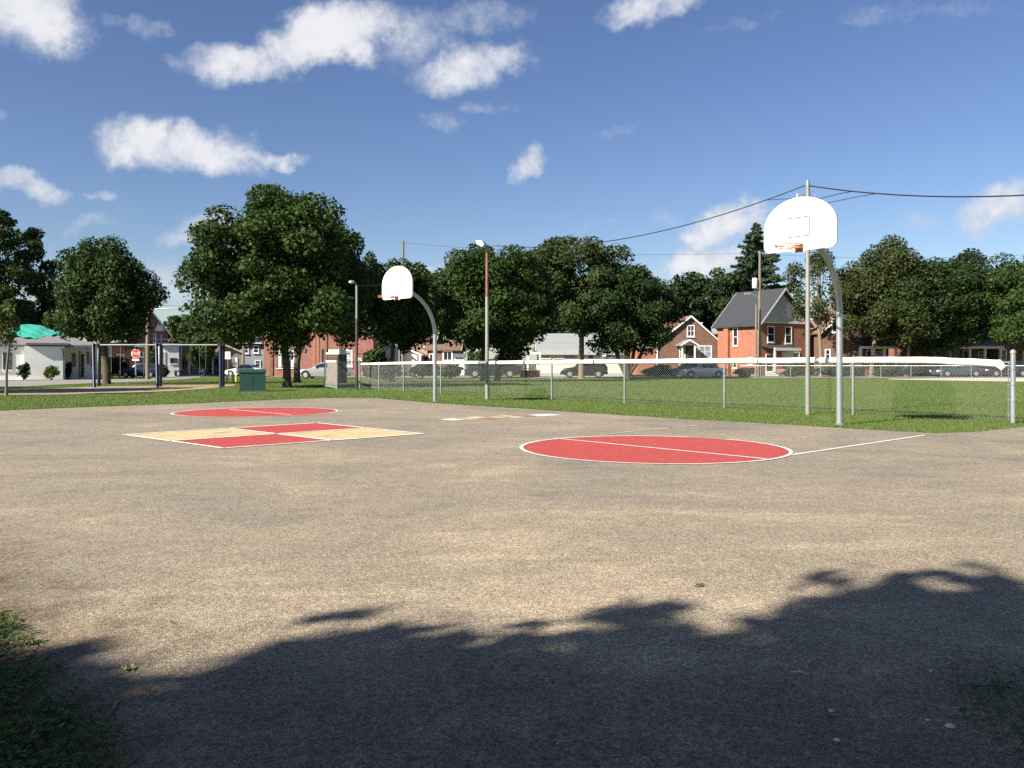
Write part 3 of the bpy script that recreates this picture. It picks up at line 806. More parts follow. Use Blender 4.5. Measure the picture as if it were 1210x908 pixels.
cable('thin black lead looping below the pole top on its left', [(P1[0] - .05, P1[1], 4.92), (P1[0] - .3, P1[1] + .3, 5.0), (P1[0] - .75, P1[1] + .75, 5.06)], .008)
cable('thin cable strung from the rusty floodlight pole to the dark lamp pole', curve_pts((P2[0], P2[1], 4.9), (P3[0], P3[1], 4.55), .35), .007)

# ------------------------------------------------------------------ swing set on the play sand
SD = 39.5
def sw(px): return hx(px, SD)
zb = 2.02
swing = thing('swing_set', 'long swing set with navy posts and grey beam over the play sand', 'swing set', (0, 0, 0))
mb = MB(); mb.tube([(sw(110), SD, zb), (sw(264), SD, zb)], .042, 10); mb.build('beam', GALVD, swing, True)
for px, dy in ((111.5, -.9), (117, .9), (186, -.9), (189.6, .9), (260.8, -.5), (263.6, .5)):
    x = hx(px, SD + dy) ; xm = sw(px)
    mb = MB(); mb.tube([(x, SD + dy, -.05), (xm, SD + dy * .12, zb + .05)], .075, 10); mb.build('post', NAVY, swing, True)
for px in (114, 187.6, 262):
    mb = MB(); mb.cbox(sw(px) - .14, sw(px) + .14, SD - .12, SD + .12, zb - .06, zb + .06, .02); mb.build('beam_clamp', NAVY, swing)
def u_swing(px, label):
    t = thing('belt_swing', label, 'swing', (sw(px), SD, 0), 0, 'swings on the swing set')
    mb = MB()
    V = []; n = 9
    for i in range(n):
        a = math.pi * (i / (n - 1)); x = -.21 * math.cos(a); z = .58 - .17 * math.sin(a)
        V += [(x, -.08, z), (x, .08, z)]
    V2 = [(x, y, z - .025) for x, y, z in V]; F = []
    for i in range(n - 1):
        a = 2 * i; F += [(a, a + 1, a + 3, a + 2), (2 * n + a, 2 * n + a + 2, 2 * n + a + 3, 2 * n + a + 1), (a, a + 2, 2 * n + a + 2, 2 * n + a), (a + 1, 2 * n + a + 1, 2 * n + a + 3, a + 3)]
    mb.add(V + V2, F); mb.build('seat', BLACKM, t)
    for s in (-1, 1):
        mb = MB(); mb.tube([(s * .21, 0, .57), (s * .23, 0, zb - .03)], .008, 5); mb.build('chain', GALVD, t)
u_swing(136.8, 'black belt swing hanging in front of the tree trunk, left of the stop sign')
u_swing(164.8, 'black belt swing hanging just below the stop sign')
def bucket(px, label):
    t = thing('bucket_swing', label, 'swing', (sw(px), SD, 0), 0, 'swings on the swing set')
    mb = MB(); mb.cbox(-.15, .15, -.14, .14, .72, .80, .03); mb.box(-.13, -.10, -.12, .12, .56, .72); mb.box(.10, .13, -.12, .12, .56, .72); mb.cbox(-.12, .12, -.1, .1, .50, .57, .02)
    mb.build('seat', BLACKM, t)
    for s in (-1, 1):
        mb = MB(); mb.tube([(s * .14, 0, .79), (s * .16, 0, zb - .03)], .006, 5); mb.build('chain', GALVD, t)
bucket(210.5, 'black bucket swing hanging in front of the curving street')
bucket(239.5, 'black bucket swing hanging in front of the bushy little tree')

# ------------------------------------------------------------------ green cabinet, signs, bollard, toilet
d0 = G(300, 463)[1]
ub = thing('utility_cabinet', 'dark green metal utility cabinet with sloping lid on the grass', 'cabinet', (hx(282.5, d0), d0 + .05, 0), R(17))
s = d0 / 970; W_, D_ = 29.5 * s, 18 * s; H_ = 24 * s
mb = MB(); mb.prism([(0, 0), (D_, 0), (D_, H_ * .93), (0, H_ * .93)], 'x', 0, W_); mb.build('body', GREENBOX, ub)
mb = MB(); mb.prism([(-.03, H_ * .932), (D_ + .03, H_ * .932), (D_ + .03, H_ + .02), (D_ * .4, H_ + .07), (-.03, H_ * .97)], 'x', -.03, W_ + .03); mb.build('lid', GREENBOX, ub)
mb = MB(); mb.box(-.06, W_ + .06, -.06, D_ + .06, -.04, .045); mb.build('plinth', mat('cabinet plinth', (.05, .07, .06), .9), ub)
mb = MB(); mb.cbox(W_ + .002, W_ + .012, D_ * .38, D_ * .62, H_ * .62, H_ * .78, .003); mb.build('padlock_plate', BLACKM, ub)
mb = MB(); mb.box(W_ * .495, W_ * .505, -.006, .003, .06, H_ * .9); mb.build('door_seam', BLACKM, ub)
def text_mesh(name, body, size, material, parent, loc, rot=(R(90), 0, 0), ext=.002):
    c = bpy.data.curves.new(name, 'FONT'); c.body = body; c.size = size; c.align_x = 'CENTER'; c.align_y = 'CENTER'; c.extrude = ext
    o = bpy.data.objects.new(name, c); COL.objects.link(o)
    dg = bpy.context.evaluated_depsgraph_get(); me = bpy.data.meshes.new_from_object(o.evaluated_get(dg))
    bpy.data.objects.remove(o); me.materials.clear(); me.materials.append(material); me.name = name
    n = bpy.data.objects.new(name, me); COL.objects.link(n); n.parent = parent; n.location = loc; n.rotation_euler = rot
    return n
SDp = 58.5; sx = hx(160.4, SDp); g = gz(SDp)
st = thing('stop_sign', 'red octagonal stop sign on a thin metal post by the street', 'sign', (sx, SDp, g))
mb = MB(); mb.tube([(0, .03, -.05), (0, .03, 2.35)], .035, 6); mb.build('post', GALV, st)
sc_ = hz(418.2, SDp) - g
def octo(r): return [(r * math.cos(a), sc_ + r * math.sin(a)) for a in [R(22.5 + 45 * k) for k in range(8)]]
mb = MB(); mb.prism(octo(.335), 'y', -.012, 0); pl = mb.build('sign_border', WHITEP, st)
mb = MB(); mb.prism(octo(.305), 'y', -.018, -.013); pl = mb.build('sign_plate', STOPR, st)
text_mesh('lettering', 'STOP', .25, WHITEP, pl, (0, -.020, sc_))
mb = MB(); mb.box(-.24, .24, -.014, -.002, sc_ - .5, sc_ - .37); mb.build('tab_plate', WHITEP, st)
# speed sign
D5 = 62.; sx = hx(269, D5); g = gz(D5)
sp = thing('speed_sign', 'white speed limit sign reading 50 on a grey post right of the swing set', 'sign', (sx, D5, g))
mb = MB(); mb.tube([(.02, .03, -.05), (.02, .03, 1.9)], .035, 6); mb.build('post', GALVD, sp)
z0, z1 = hz(424.6, D5) - g, hz(415.8, D5) - g; hw = 3.2 * D5 / 970
mb = MB(); mb.box(-hw, hw, -.01, 0, z0, z1); pl = mb.build('sign_plate', WHITEP, sp)
INK = mat('black sign ink', (.03, .03, .03), .6, .1)
text_mesh('lettering', '50', .30, INK, pl, (0, -.012, (z0 + z1) / 2 - .06)); text_mesh('lettering', 'MAXIMUM', .075, INK, pl, (0, -.012, z1 - .09))
sn = thing('small_sign', 'small blank white sign on a post above the yellow bollard', 'sign', (hx(279, 66), 66, gz(66)))
mb = MB(); mb.tube([(0, .02, -.05), (0, .02, 2.0)], .025, 6); mb.build('post', GALVD, sn)
mb = MB(); z = hz(425.3, 66) - gz(66); mb.box(-.07, .07, -.01, 0, z - .17, z + .17); mb.build('sign_plate', WHITEP, sn)
bo = thing('bollard', 'short yellow bollard standing behind the green utility cabinet', 'bollard', (hx(279.3, 58), 58, gz(58)))
mb = MB(); mb.tube([(0, 0, -.05), (0, 0, .44)], .075, 10); mb.build('post', YELLOWP, bo, True)
mb = MB(); mb.lathe([(.075, .44), (.06, .48), (.02, .50)], 10); mb.build('cap', YELLOWP, bo, True)
be = thing('bench', 'tiny dark bench on the grass between swing set and green cabinet', 'bench', (hx(271.5, 56), 56, gz(56)))
BW = mat('dark bench wood', (.045, .04, .036), .8, .2)
mb = MB(); mb.box(-.28, .28, -.14, .14, .38, .43); mb.build('seat', BW, be)
for s in (-1, 1): mb = MB(); mb.box(s * .2 - .03, s * .2 + .03, -.1, .1, -.03, .38); mb.build('leg', BW, be)
# portable toilet
TD = 48.
tb = thing('portable_toilet', 'brown portable toilet with ribbed white roof standing behind the gate', 'portable toilet', (hx(398.5, TD), TD, gz(TD)), R(-24))
BRN = mat('brown plastic', (.15, .075, .035), .5, .12, 3); BRND = mat('dark brown plastic', (.08, .05, .032), .5, .15, 3)
g = gz(TD); zr = hz(419, TD) - g; zt = hz(413.8, TD) - g
mb = MB(); mb.cbox(-.40, .40, -.42, .42, .03, zr, .03); body = mb.build('cabin', BRND, tb)
mb = MB(); mb.box(-.34, .34, -.45, -.422, .10, zr - .10); dr = mb.build('door', BRN, tb)
mb = MB(); mb.box(-.30, .30, -.462, -.452, zr - .36, zr - .16); mb.build('vent_panel', BRND, dr)
mb = MB(); mb.box(.22, .28, -.475, -.452, .95, 1.1); mb.build('handle', GALV, dr)
mb = MB(); mb.cbox(-.46, .46, -.48, .48, zr, zr + .10, .02); roof = mb.build('roof', WHITEP, tb)
for k in range(5):
    x = -.32 + .16 * k
    mb = MB(); mb.cbox(x - .055, x + .055, -.36, .36, zr + .102, zt + .03, .03); mb.build('roof_rib', WHITEP, roof)

# ------------------------------------------------------------------ litter on the court
LEAFY = mat('dry yellow leaf', (.34, .30, .10), .7, .25, 30); LEAFB = mat('dry brown leaf', (.06, .045, .03), .8, .3, 40)
def leaf(label, px, py, s, m, seed, group=None):
    rg = np.random.default_rng(seed); x, y = G(px, py); mb = MB()
    n = 11; ring = []
    for i in range(n):
        a = 2 * math.pi * i / n; r = s * (1.0 if i % 2 == 0 else .55) * rg.uniform(.8, 1.15)
        ring.append((r * math.cos(a), r * .8 * math.sin(a), .004 + abs(rg.normal(0, s * .35))))
    mb.add([(0, 0, .008)] + ring, [(0, 1 + i, 1 + (i + 1) % n) for i in range(n)])
    t = thing('fallen_leaf', label, 'leaf', (x, y, .002), rg.uniform(0, 6), group)
    mb.build('blade', m, t)
    mb = MB(); mb.tube([(s * .9, 0, .004), (s * 1.6, s * .2, .006)], .0012, 4); mb.build('stalk', m, t)
leaf('crumpled yellow leaf on the sunlit sand near the left verge', 147, 793, .026, LEAFY, 2)
leaf('second yellow leaf lying right against the crumpled yellow one', 155, 791.5, .022, LEAFY, 5)
leaf('dark brown dry leaf alone on the sunlit asphalt right of centre', 827, 693.5, .030, LEAFB, 7)
leaf('small brown leaf on the sand above the yellow leaf', 203, 737, .014, LEAFB, 8)
def twig(label, px0, py0, px1, py1, r, m):
    a, b = G(px0, py0), G(px1, py1)
    mb = MB(); mb.tube([(*a, .006), ((a[0] + b[0]) / 2, (a[1] + b[1]) / 2 + .004, .010), (*b, .005)], [r, r, r * .5], 5)
    tag(mb.build('twig', m), label, 'twig', 'twigs on the court')
twig('short grey twig on shaded ground beside the left verge', 133, 840, 140, 829, .0035, mat('grey twig', (.26, .22, .18), .8, .2, 40))
twig('pale straight twig on the shaded asphalt at the right', 935, 796, 956, 798, .004, mat('pale twig', (.55, .52, .46), .7, .15, 40))
twig('dark twig among the weeds at the lower right corner', 1150, 813, 1198, 815, .003, mat('dark twig', (.07, .055, .045), .8, .2, 40))
for (px, py, s, lab) in ((982, 841, .010, 'white pebble on shaded asphalt left of the paired pebbles'), (1096, 852, .008, 'small white pebble left of the flat white scrap'), (1123, 860, .016, 'flat white stone scrap near the weeds at the lower right'), (989, 876, .011, 'pale bluish pebble low in the shaded asphalt'), (1100, 794, .008, 'grey pebble alone in the shade at the right')):
    x, y = G(px, py); rg = np.random.default_rng(px); mb = MB()
    mb.lathe([(s * .5, -.001), (s, s * .2), (s * .85, s * .55), (s * .35, s * .75)], 7)
    mb.v = [(vx * rg.uniform(.8, 1.3), vy * rg.uniform(.7, 1.1), vz) for vx, vy, vz in mb.v]
    o = mb.build('pebble', mat('white pebble', (.6, .58, .54), .8, .1, 60)); o.location = (x, y, .001); tag(o, lab, 'pebble', 'pebbles on the shaded court')

# ------------------------------------------------------------------ trees
BARK = mat('brown bark', (.085, .066, .047), .95, .4, 5, bump=.6, bscale=22, stretch=(5, 5, .8))
BARKL = mat('pale bark', (.20, .155, .105), .95, .35, 5, bump=.6, bscale=22, stretch=(5, 5, .8))
MAPLE = leaf_mat('maple leaf', (0.0132, 0.0304, 0.0066), (0.0343, 0.0620, 0.0132), (0.0627, 0.0858, 0.0231), .12)
MAPLE2 = leaf_mat('bright maple leaf', (0.0172, 0.0383, 0.0079), (0.0436, 0.0739, 0.0158), (0.0726, 0.0990, 0.0264), .18)
OLIVE = leaf_mat('olive leaf', (0.0224, 0.0370, 0.0092), (0.0515, 0.0713, 0.0185), (0.0924, 0.0924, 0.0330), .18)
DEEP = leaf_mat('deep green leaf', (0.0119, 0.0251, 0.0073), (0.0297, 0.0515, 0.0132), None, .10)
AUTUMN = leaf_mat('turning leaf', (.0225, .036, .0095), (.052, .066, .018), (.085, .060, .022), .12)
YOUNG = leaf_mat('young leaf', (.06, .085, .022), (.13, .155, .05), (.22, .2, .09), .25)
NEEDLE = leaf_mat('spruce needles', (.022, .042, .022), (.052, .078, .042), None, .05)
def leaf_cloud(C, OUT, size, rg):
    """folded four-corner leaves at centres C, facing roughly along OUT"""
    n = len(C)
    nrm = unit(OUT * .55 + rg.normal(0, .55, (n, 3)) + np.array([0, 0, .35]))
    t = unit(np.cross(nrm, rg.normal(0, 1, (n, 3)))); b = np.cross(nrm, t)
    s = size * np.clip(rg.lognormal(-.05, .32, n), .45, 2.0)[:, None]
    fold = nrm * s * rg.uniform(.02, .22, n)[:, None]
    V = np.stack([C - t * s * .6, C + b * s * .48 + fold, C + t * s * .65, C - b * s * .48 + fold], 1)
    return V
def crown_leaves(rx, ry, zc, rz, n, size, rg, clump=.30, lobes=46, taper=.15, inner=.25, flat=.75, full_p=2.7):
    """clumped crown: lobes spread through an egg-shaped volume, leaves over each lobe"""
    dirs = unit(rg.normal(0, 1, (lobes, 3))); rad = rg.uniform(.45, 1, lobes) ** .6 * (1 - clump * .55)
    rad *= 1 + rg.normal(0, .07, lobes)
    full = (np.abs(dirs) ** full_p).sum(1) ** (-1 / full_p)                      # fuller than an egg: wide low skirts
    L = dirs * (rad * full)[:, None] * .97
    wz = 1 - taper * L[:, 2]
    L[:, 0] *= wz; L[:, 1] *= wz
    cs = clump * rg.uniform(.65, 1.3, lobes)
    w = cs ** 2; w /= w.sum(); idx = rg.choice(lobes, n, p=w)
    o = unit(rg.normal(0, 1, (n, 3)) + np.array([0, 0, .25])); rr = rg.uniform(0, 1, n) ** .35
    P = L[idx] + o * (rr * cs[idx])[:, None] * np.array([1, 1, flat])
    ni = int(n * inner)
    P[:ni] = unit(rg.normal(0, 1, (ni, 3))) * (rg.uniform(0, 1, ni) ** .45 * .72)[:, None]; o[:ni] = unit(P[:ni] + 1e-6)
    P = P + rg.normal(0, .012, P.shape)
    C = P * np.array([rx, ry, rz]) + np.array([0, 0, zc])
    OUT = unit(o * .7 + unit(P) * .6)
    centres = L * np.array([rx, ry, rz]) + np.array([0, 0, zc])
    return C, OUT, centres
def tree(name, label, px, d, l, r, top, bot, material, n=16000, size=None, bark=BARK, tr=None, seed=1, clump=.30, lobes=46, taper=.15, inner=.25, forks=0, group='trees round the park', trunk_top=.55, base_py=None, full_p=2.7, flat=.75, lim=9):
    rg = np.random.default_rng(seed); g = gz(d); x0 = hx(px, d)
    t = thing(name, label, 'tree', (x0, d, g), 0, group)
    xc = hx((l + r) / 2, d) - x0; rx = (r - l) / 2 * d / FPX
    zt, zb = hz(top, d) - g, hz(bot, d) - g
    zc, rz = (zt + zb) / 2, (zt - zb) / 2
    n = int(n * 1.45); size = (size or max(.13, .0030 * d)) * .84
    C, OUT, cen = crown_leaves(rx, rx * .92, zc, rz, n, size, rg, clump, lobes, taper, inner, flat, full_p)
    C[:, 0] += xc; cen = cen + np.array([xc, 0, 0])
    fast_mesh('crown', leaf_cloud(C, OUT, size, rg).reshape(-1, 3), 4, material, t)
    # trunk with limbs reaching into the lobes
    tr = tr or max(.11, .022 * zt)
    hb = max(zb * .9, .8); mb = MB()
    zt_ = zb + (zt - zb) * trunk_top
    pts = [(0, 0, -.1), (0, 0, .25), (rg.normal(0, .03), rg.normal(0, .03), hb * .6)]
    for k in range(1, 5):
        f = k / 4; pts.append((xc * f * .8 + rg.normal(0, .08), rg.normal(0, .08), hb + (zt_ - hb) * f))
    rad = [tr * 1.45, tr * 1.1, tr, tr * .85, tr * .65, tr * .45, tr * .25]
    mb.tube(pts, rad, 9)
    order = rg.permutation(len(cen))[:lim]
    for i in order:
        c = cen[i]; k = rg.integers(3, 6); s = np.array(pts[k]) ; m_ = s * .5 + c * .5 + np.array([0, 0, -.06 * abs(c[2] - s[2]) + .1])
        mb.tube([tuple(s), tuple(m_), tuple(c)], [rad[k] * .55, rad[k] * .36, .02], 5)
    for k in range(forks):
        sx_ = (-1) ** k * (.25 + .15 * k) * rx
        mb.tube([(0, 0, .2), (sx_ * .35, .05, hb * .8), (sx_, .1, zb + (zt - zb) * .4)], [tr * .8, tr * .6, tr * .2], 7)
    mb.build('trunk', bark, t, True)
    return t
tree('maple_tree', 'rounded dark maple standing behind the left end of the swing set', 126, 47, 58, 193, 276, 426, MAPLE, 30000, .15, tr=.20, seed=3, full_p=1.9, taper=.04, lobes=70, clump=.25)
tree('maple_tree', 'largest broad maple in front of the brick hall, nearest to the court', 339, 39.5, 213, 441, 222, 424, MAPLE2, 52000, .155, tr=.19, seed=17, lobes=95, clump=.22, taper=.10, bark=BARK, inner=.3)
tree('maple_tree', 'second maple half hidden right behind the largest one, beside the silver car', 351, 53, 318, 446, 258, 412, MAPLE, 26000, .17, tr=.20, seed=8, lobes=60, clump=.26)
tree('maple_tree', 'dark maple directly behind the farther hoop', 463, 57, 424, 512, 298, 420, MAPLE2, 20000, .18, tr=.17, seed=12, lobes=60, clump=.26)
tree('maple_tree', 'broad maple behind the rusty floodlight pole, above the pickup', 571, 60, 504, 645, 281, 422, MAPLE2, 34000, .18, tr=.20, seed=122, lobes=80, clump=.24)
tree('maple_tree', 'darker maple growing close right of the broad one above the pickup', 588, 63, 560, 660, 296, 426, MAPLE, 26000, .19, tr=.22, seed=24, lobes=60, clump=.27)
tree('locust_tree', 'tall olive green tree with loose crown behind the white bungalow lawn', 687, 76, 616, 756, 266, 406, OLIVE, 28000, .22, bark=BARKL, tr=.26, seed=31, lobes=64, clump=.24, inner=.15)
tree('locust_tree', 'spreading dark tree with forked trunk in front of the brown brick house', 741, 74, 680, 812, 303, 420, DEEP, 28000, .2, tr=.3, seed=37, lobes=72, clump=.23, forks=3, taper=-.05, inner=.2)
tree('background_tree', 'dark tree behind the roofs left of the spruce', 846, 118, 793, 902, 312, 410, DEEP, 13000, .38, tr=.3, seed=41, lobes=50, clump=.26)
tree('background_tree', 'small dark tree filling the gap behind the brown brick gable', 800, 112, 770, 830, 330, 415, DEEP, 6000, .36, tr=.25, seed=43, lobes=30)
tree('street_tree', 'thin sparse tree with pale trunk and browning leaves by the orange brick house', 970, 86, 925, 1012, 290, 404, AUTUMN, 5200, .2, bark=BARKL, tr=.20, seed=47, lobes=40, clump=.20, inner=.1, lim=22, trunk_top=.8)
tree('street_tree', 'wide autumn tinged maple right behind the nearer hoop pole', 1030, 88, 980, 1108, 275, 420, AUTUMN, 30000, .22, bark=BARKL, tr=.24, seed=51, lobes=70, clump=.24)
tree('street_tree', 'dense green maple in the middle of the right hand row', 1071, 87.5, 1030, 1150, 298, 420, DEEP, 30000, .22, bark=BARKL, tr=.18, seed=53, lobes=60, clump=.25)
tree('street_tree', 'dark trunked maple with forked limbs in front of the grey roofed porch', 1127, 88, 1082, 1192, 300, 414, DEEP, 30000, .22, tr=.28, seed=57, lobes=60, clump=.25, forks=2)
tree('street_tree', 'bright green maple at the right edge above the end post', 1196, 86, 1140, 1266, 302, 416, MAPLE2, 26000, .21, tr=.24, seed=59, lobes=70, clump=.24)
tree('background_tree', 'darker treetop rising behind the row at the far right edge', 1226, 110, 1190, 1290, 290, 410, DEEP, 9000, .34, tr=.3, seed=61)
tree('background_tree', 'reddish leaved small tree glimpsed low behind the right hand maples', 1108, 90, 1086, 1128, 372, 418, leaf_mat('red leaf', (.07, .03, .018), (.15, .055, .03), None, .2), 2600, .25, tr=.1, seed=63)
tree('walnut_tree', 'very tall feathery dark tree at the left edge behind the tarped house', -10, 84, -75, 62, 234, 400, DEEP, 26000, .27, tr=.45, seed=67, lobes=95, clump=.17, inner=.12, taper=.05, flat=.45)
tree('background_tree', 'dark tree low behind the tarped roof beside the rounded maple', 66, 90, 40, 110, 322, 418, DEEP, 12000, .3, tr=.3, seed=69, lobes=50, clump=.25)
tree('background_tree', 'dark bushy tree behind the tarped roof at the left edge', 10, 92, -30, 48, 345, 424, DEEP, 8000, .3, tr=.3, seed=70, lobes=40, clump=.25)
tree('sapling', 'slender young tree with thin yellow green leaves at the left edge of the lawn', 7.5, 29.3, -14, 27, 348, 417, YOUNG, 1500, .085, bark=mat('grey sapling bark', (.16, .14, .11), .9, .2, 9), tr=.045, seed=71, lobes=26, clump=.30, inner=.35, taper=.2, trunk_top=.9, lim=16, group='young trees')
tree('background_tree', 'hazy light green tree far behind the brown roofed bungalow', 225, 140, 188, 258, 371, 425, OLIVE, 8000, .42, tr=.3, seed=73, lobes=40)
tree('background_tree', 'light green tree far behind the bungalow just left of the largest maple', 262, 135, 240, 300, 378, 425, OLIVE, 7000, .42, tr=.3, seed=74, lobes=36)
tree('background_tree', 'distant light green tree behind the grey house', 300, 150, 276, 330, 366, 424, OLIVE, 7000, .45, tr=.3, seed=75, lobes=36)
tree('bushy_tree', 'low bushy little tree in front of the brown roofed bungalow', 238, 84, 221, 257, 389, 436, OLIVE, 5000, .22, tr=.1, seed=76, lobes=34)
tree('background_tree', 'dark tree far behind between farther hoop and broad maple', 500, 105, 470, 530, 318, 410, OLIVE, 8000, .36, tr=.3, seed=79, lobes=36)
tree('background_tree', 'tree far behind the red brick hall roof at its right end', 430, 112, 405, 462, 300, 420, DEEP, 9000, .36, tr=.3, seed=80, lobes=36)
tree('background_tree', 'tree filling the gap behind the right hand brick houses', 1060, 118, 1010, 1110, 318, 415, DEEP, 9000, .4, tr=.3, seed=81, lobes=40)
tree('background_tree', 'second tree behind the right hand brick houses farther right', 1150, 118, 1105, 1205, 318, 415, DEEP, 9000, .4, tr=.3, seed=82, lobes=40)
tree('background_tree', 'dark tree behind the white bungalow roof at its left', 640, 112, 590, 690, 330, 418, DEEP, 9000, .36, tr=.3, seed=85, lobes=40)
tree('background_tree', 'dark tree behind the white bungalow roof at its right', 720, 114, 676, 770, 326, 418, OLIVE, 9000, .36, tr=.3, seed=86, lobes=40)
tree('background_tree', 'dark tree in the gap right of the tan house roof', 545, 120, 512, 590, 350, 422, DEEP, 7000, .38, tr=.3, seed=87, lobes=36)
# trees outside the frame whose shade falls on the play sand
tree('maple_tree', 'maple out of frame at the left that shades the play sand', -420, 31, -530, -330, 200, 400, MAPLE, 14000, .2, tr=.2, seed=83, lobes=50)
tree('maple_tree', 'second maple out of frame at the left nearer the swing set', -165, 30.5, -262, -80, 225, 402, MAPLE, 14000, .2, tr=.2, seed=84, lobes=50)

# spruce
def spruce():
    d = 116; rg = np.random.default_rng(5); px = 893; g = gz(d)
    t = thing('spruce_tree', 'tall spruce with drooping tiered boughs behind the orange brick house', 'tree', (hx(px, d), d, g), 0, 'trees round the park')
    H = hz(264, d) - g
    mb = MB(); mb.tube([(0, 0, -.1), (0, 0, H * .5), (0, 0, H)], [.45, .28, .03], 8); mb.build('trunk', BARK, t, True)
    C = []; T = []
    for k in range(330):
        z = H * (1 - rg.uniform(0, 1) ** .8 * .86) ; f = 1 - z / H
        L = (0.5 + 11.5 * f ** .85) * rg.uniform(.5, 1.12) * .8; a = rg.uniform(0, 6.283)
        m_ = int(26 + L * 24)
        s = rg.uniform(.08, 1, m_); droop = -.30 * s * L * .55 + .34 * (s ** 3) * L * .45
        w = (1 - s * .8) * L * .16
        lat = rg.normal(0, .5, m_) * w
        x = np.cos(a) * s * L - np.sin(a) * lat; y = np.sin(a) * s * L + np.cos(a) * lat
        C.append(np.c_[x, y, z + droop + rg.normal(0, .07, m_) - np.abs(lat) * .5]); T.append(np.c_[np.cos(a) + rg.normal(0, .6, m_), np.sin(a) + rg.normal(0, .6, m_), rg.normal(-.45, .4, m_)])
    C = np.concatenate(C); T = unit(np.concatenate(T)); n = len(C)
    b = unit(np.cross(T, rg.normal(0, 1, (n, 3)))); s = .36 * rg.uniform(.6, 1.3, n)[:, None]
    V = np.stack([C - T * s, C + b * s * .35, C + T * s, C - b * s * .35], 1)
    fast_mesh('crown', V.reshape(-1, 3), 4, NEEDLE, t)
spruce()
# the tree behind the photographer, whose crown edge draws the shade across the near asphalt
EDGE = [(-260, 735), (0, 782), (90, 795), (132, 836), (205, 818), (285, 792), (335, 764), (430, 747), (540, 748), (585, 738), (645, 744), (690, 722), (735, 704), (772, 722), (800, 730), (822, 772), (880, 784), (905, 752), (950, 718), (1060, 694), (1150, 690), (1215, 718), (1400, 735)]
def shade_tree(label, x0, y0, zc, rx, rz, n, seed, lobes=120):
    rg = np.random.default_rng(seed)
    t = thing('maple_tree', label, 'tree', (x0, y0, 0), 0, 'trees round the park')
    C, OUT, cen = crown_leaves(rx, rx, zc, rz, n, .16, rg, .2, lobes, .1, .30)
    W = C + np.array([x0, y0, 0]) + rg.normal(0, .10, (len(C), 3)) * np.array([1, 1, 0])
    sx_ = W[:, 0] - SUNX * W[:, 2]; sy_ = W[:, 1] - SUNY * W[:, 2]
    ok = sy_ < .6
    with np.errstate(divide='ignore'):
        px = CX + FPX * sx_ / np.maximum(sy_, .6); py = HY + CH * FPX / np.maximum(sy_, .6)
    e = np.interp(px, [p[0] for p in EDGE], [p[1] for p in EDGE])
    dapple = np.sin(px * .047 + 1.2 * np.sin(py * .08)) * np.sin(py * .17 + px * .013)       # sprigs and gaps shaped into the rim to dapple the shade's edge
    inn = (py > e + 6) & ~((dapple > .60) & (py < e + 58))
    ok |= inn | ((py > e - 26) & (dapple < -.55) & (rg.uniform(0, 1, len(px)) < .75)) | (px < -260) | (px > 1460)
    C, OUT = C[ok], OUT[ok]
    fast_mesh('crown', leaf_cloud(C, OUT, .16, rg).reshape(-1, 3), 4, MAPLE, t)
    mb = MB(); mb.tube([(0, 0, -.1), (0, 0, .3), (.05, 0, 2.2), (.1, .1, zc), (0, 0, zc + rz * .6)], [.42, .3, .27, .17, .04], 10)
    for c in cen[:24]:
        qx, qy = c[0] + x0 - SUNX * c[2], c[1] + y0 - SUNY * c[2]
        if qy < 1.2: mb.tube([(.05, 0, 2.4), tuple(c * .5 + np.array([0, 0, 1.4])), tuple(c)], [.12, .08, .02], 5)
    mb.build('trunk', BARK, t, True)
shade_tree('large maple behind the photographer that shades the foreground', -6.2, -5.6, 6.4, 4.6, 3.4, 60000, 91)
shade_tree('second maple behind the photographer on the left', -10.5, -3.8, 5.6, 4.0, 3.0, 26000, 93, 80)
shade_tree('third maple added unseen behind the photographer to darken the shade', -.8, -4.2, 7.4, 4.6, 3.4, 26000, 95, 80)  # this and the next: unseen trees added to block sky light
shade_tree('fourth maple added unseen at the right rear to darken the shade', 5.2, -5.2, 6.4, 4.2, 3.6, 20000, 97, 70)
shade_tree('fifth maple added unseen overhead on the right to darken the shade', 2.6, -1.6, 8.6, 5.4, 3.0, 26000, 99, 80)  # extra unseen canopy, added to dim sky light on the near ground

# ------------------------------------------------------------------ shrubs and hedges
def shrub(label, px, d, w_px, top, material, n=1500, size=.14, seed=1, name='shrub', base=None, group='shrubs by the houses'):
    rg = np.random.default_rng(seed); g = gz(d) if base is None else base
    t = thing(name, label, 'shrub', (hx(px, d), d, g), 0, group)
    rx = w_px / 2 * d / FPX; zt = max(hz(top, d) - g, .3)
    C, OUT, cen = crown_leaves(rx, min(rx, 1.2), zt * .52, zt * .5, n, size, rg, .36, 22, 0, .2)
    C[:, 2] = np.maximum(C[:, 2], .03)
    fast_mesh('foliage', leaf_cloud(C, OUT, size, rg).reshape(-1, 3), 4, material, t)
    mb = MB()
    for c in cen[:6]: mb.tube([(0, 0, -.05), tuple(c * np.array([.5, .5, .45])), tuple(c)], [.03, .02, .008], 4)
    mb.build('stems', BARK, t)
shrub('straggly dark bush against the white wall of the tarped house', 28, 68.5, 15, 429, DEEP, 500, .16, 2)
shrub('pale loose bush on the sunlit corner of the tarped house', 61, 68.2, 18, 431, YOUNG, 900, .13, 3)
shrub('dark shrub below the narrow window of the tarped house', 81, 73.5, 7, 427, DEEP, 600, .14, 4)
shrub('big dark bush with reddish tips before the gabled house', 140, 82, 24, 421, leaf_mat('plum leaf', (.035, .03, .02), (.075, .06, .035), None, .15), 2200, .18, 6)
shrub('round green bush beside the white addition at the street bend', 194, 80, 12, 429, DEEP, 1300, .16, 7)
shrub('green shrub under the white porch of the gabled house', 181, 84, 9, 412, OLIVE, 1000, .18, 8)
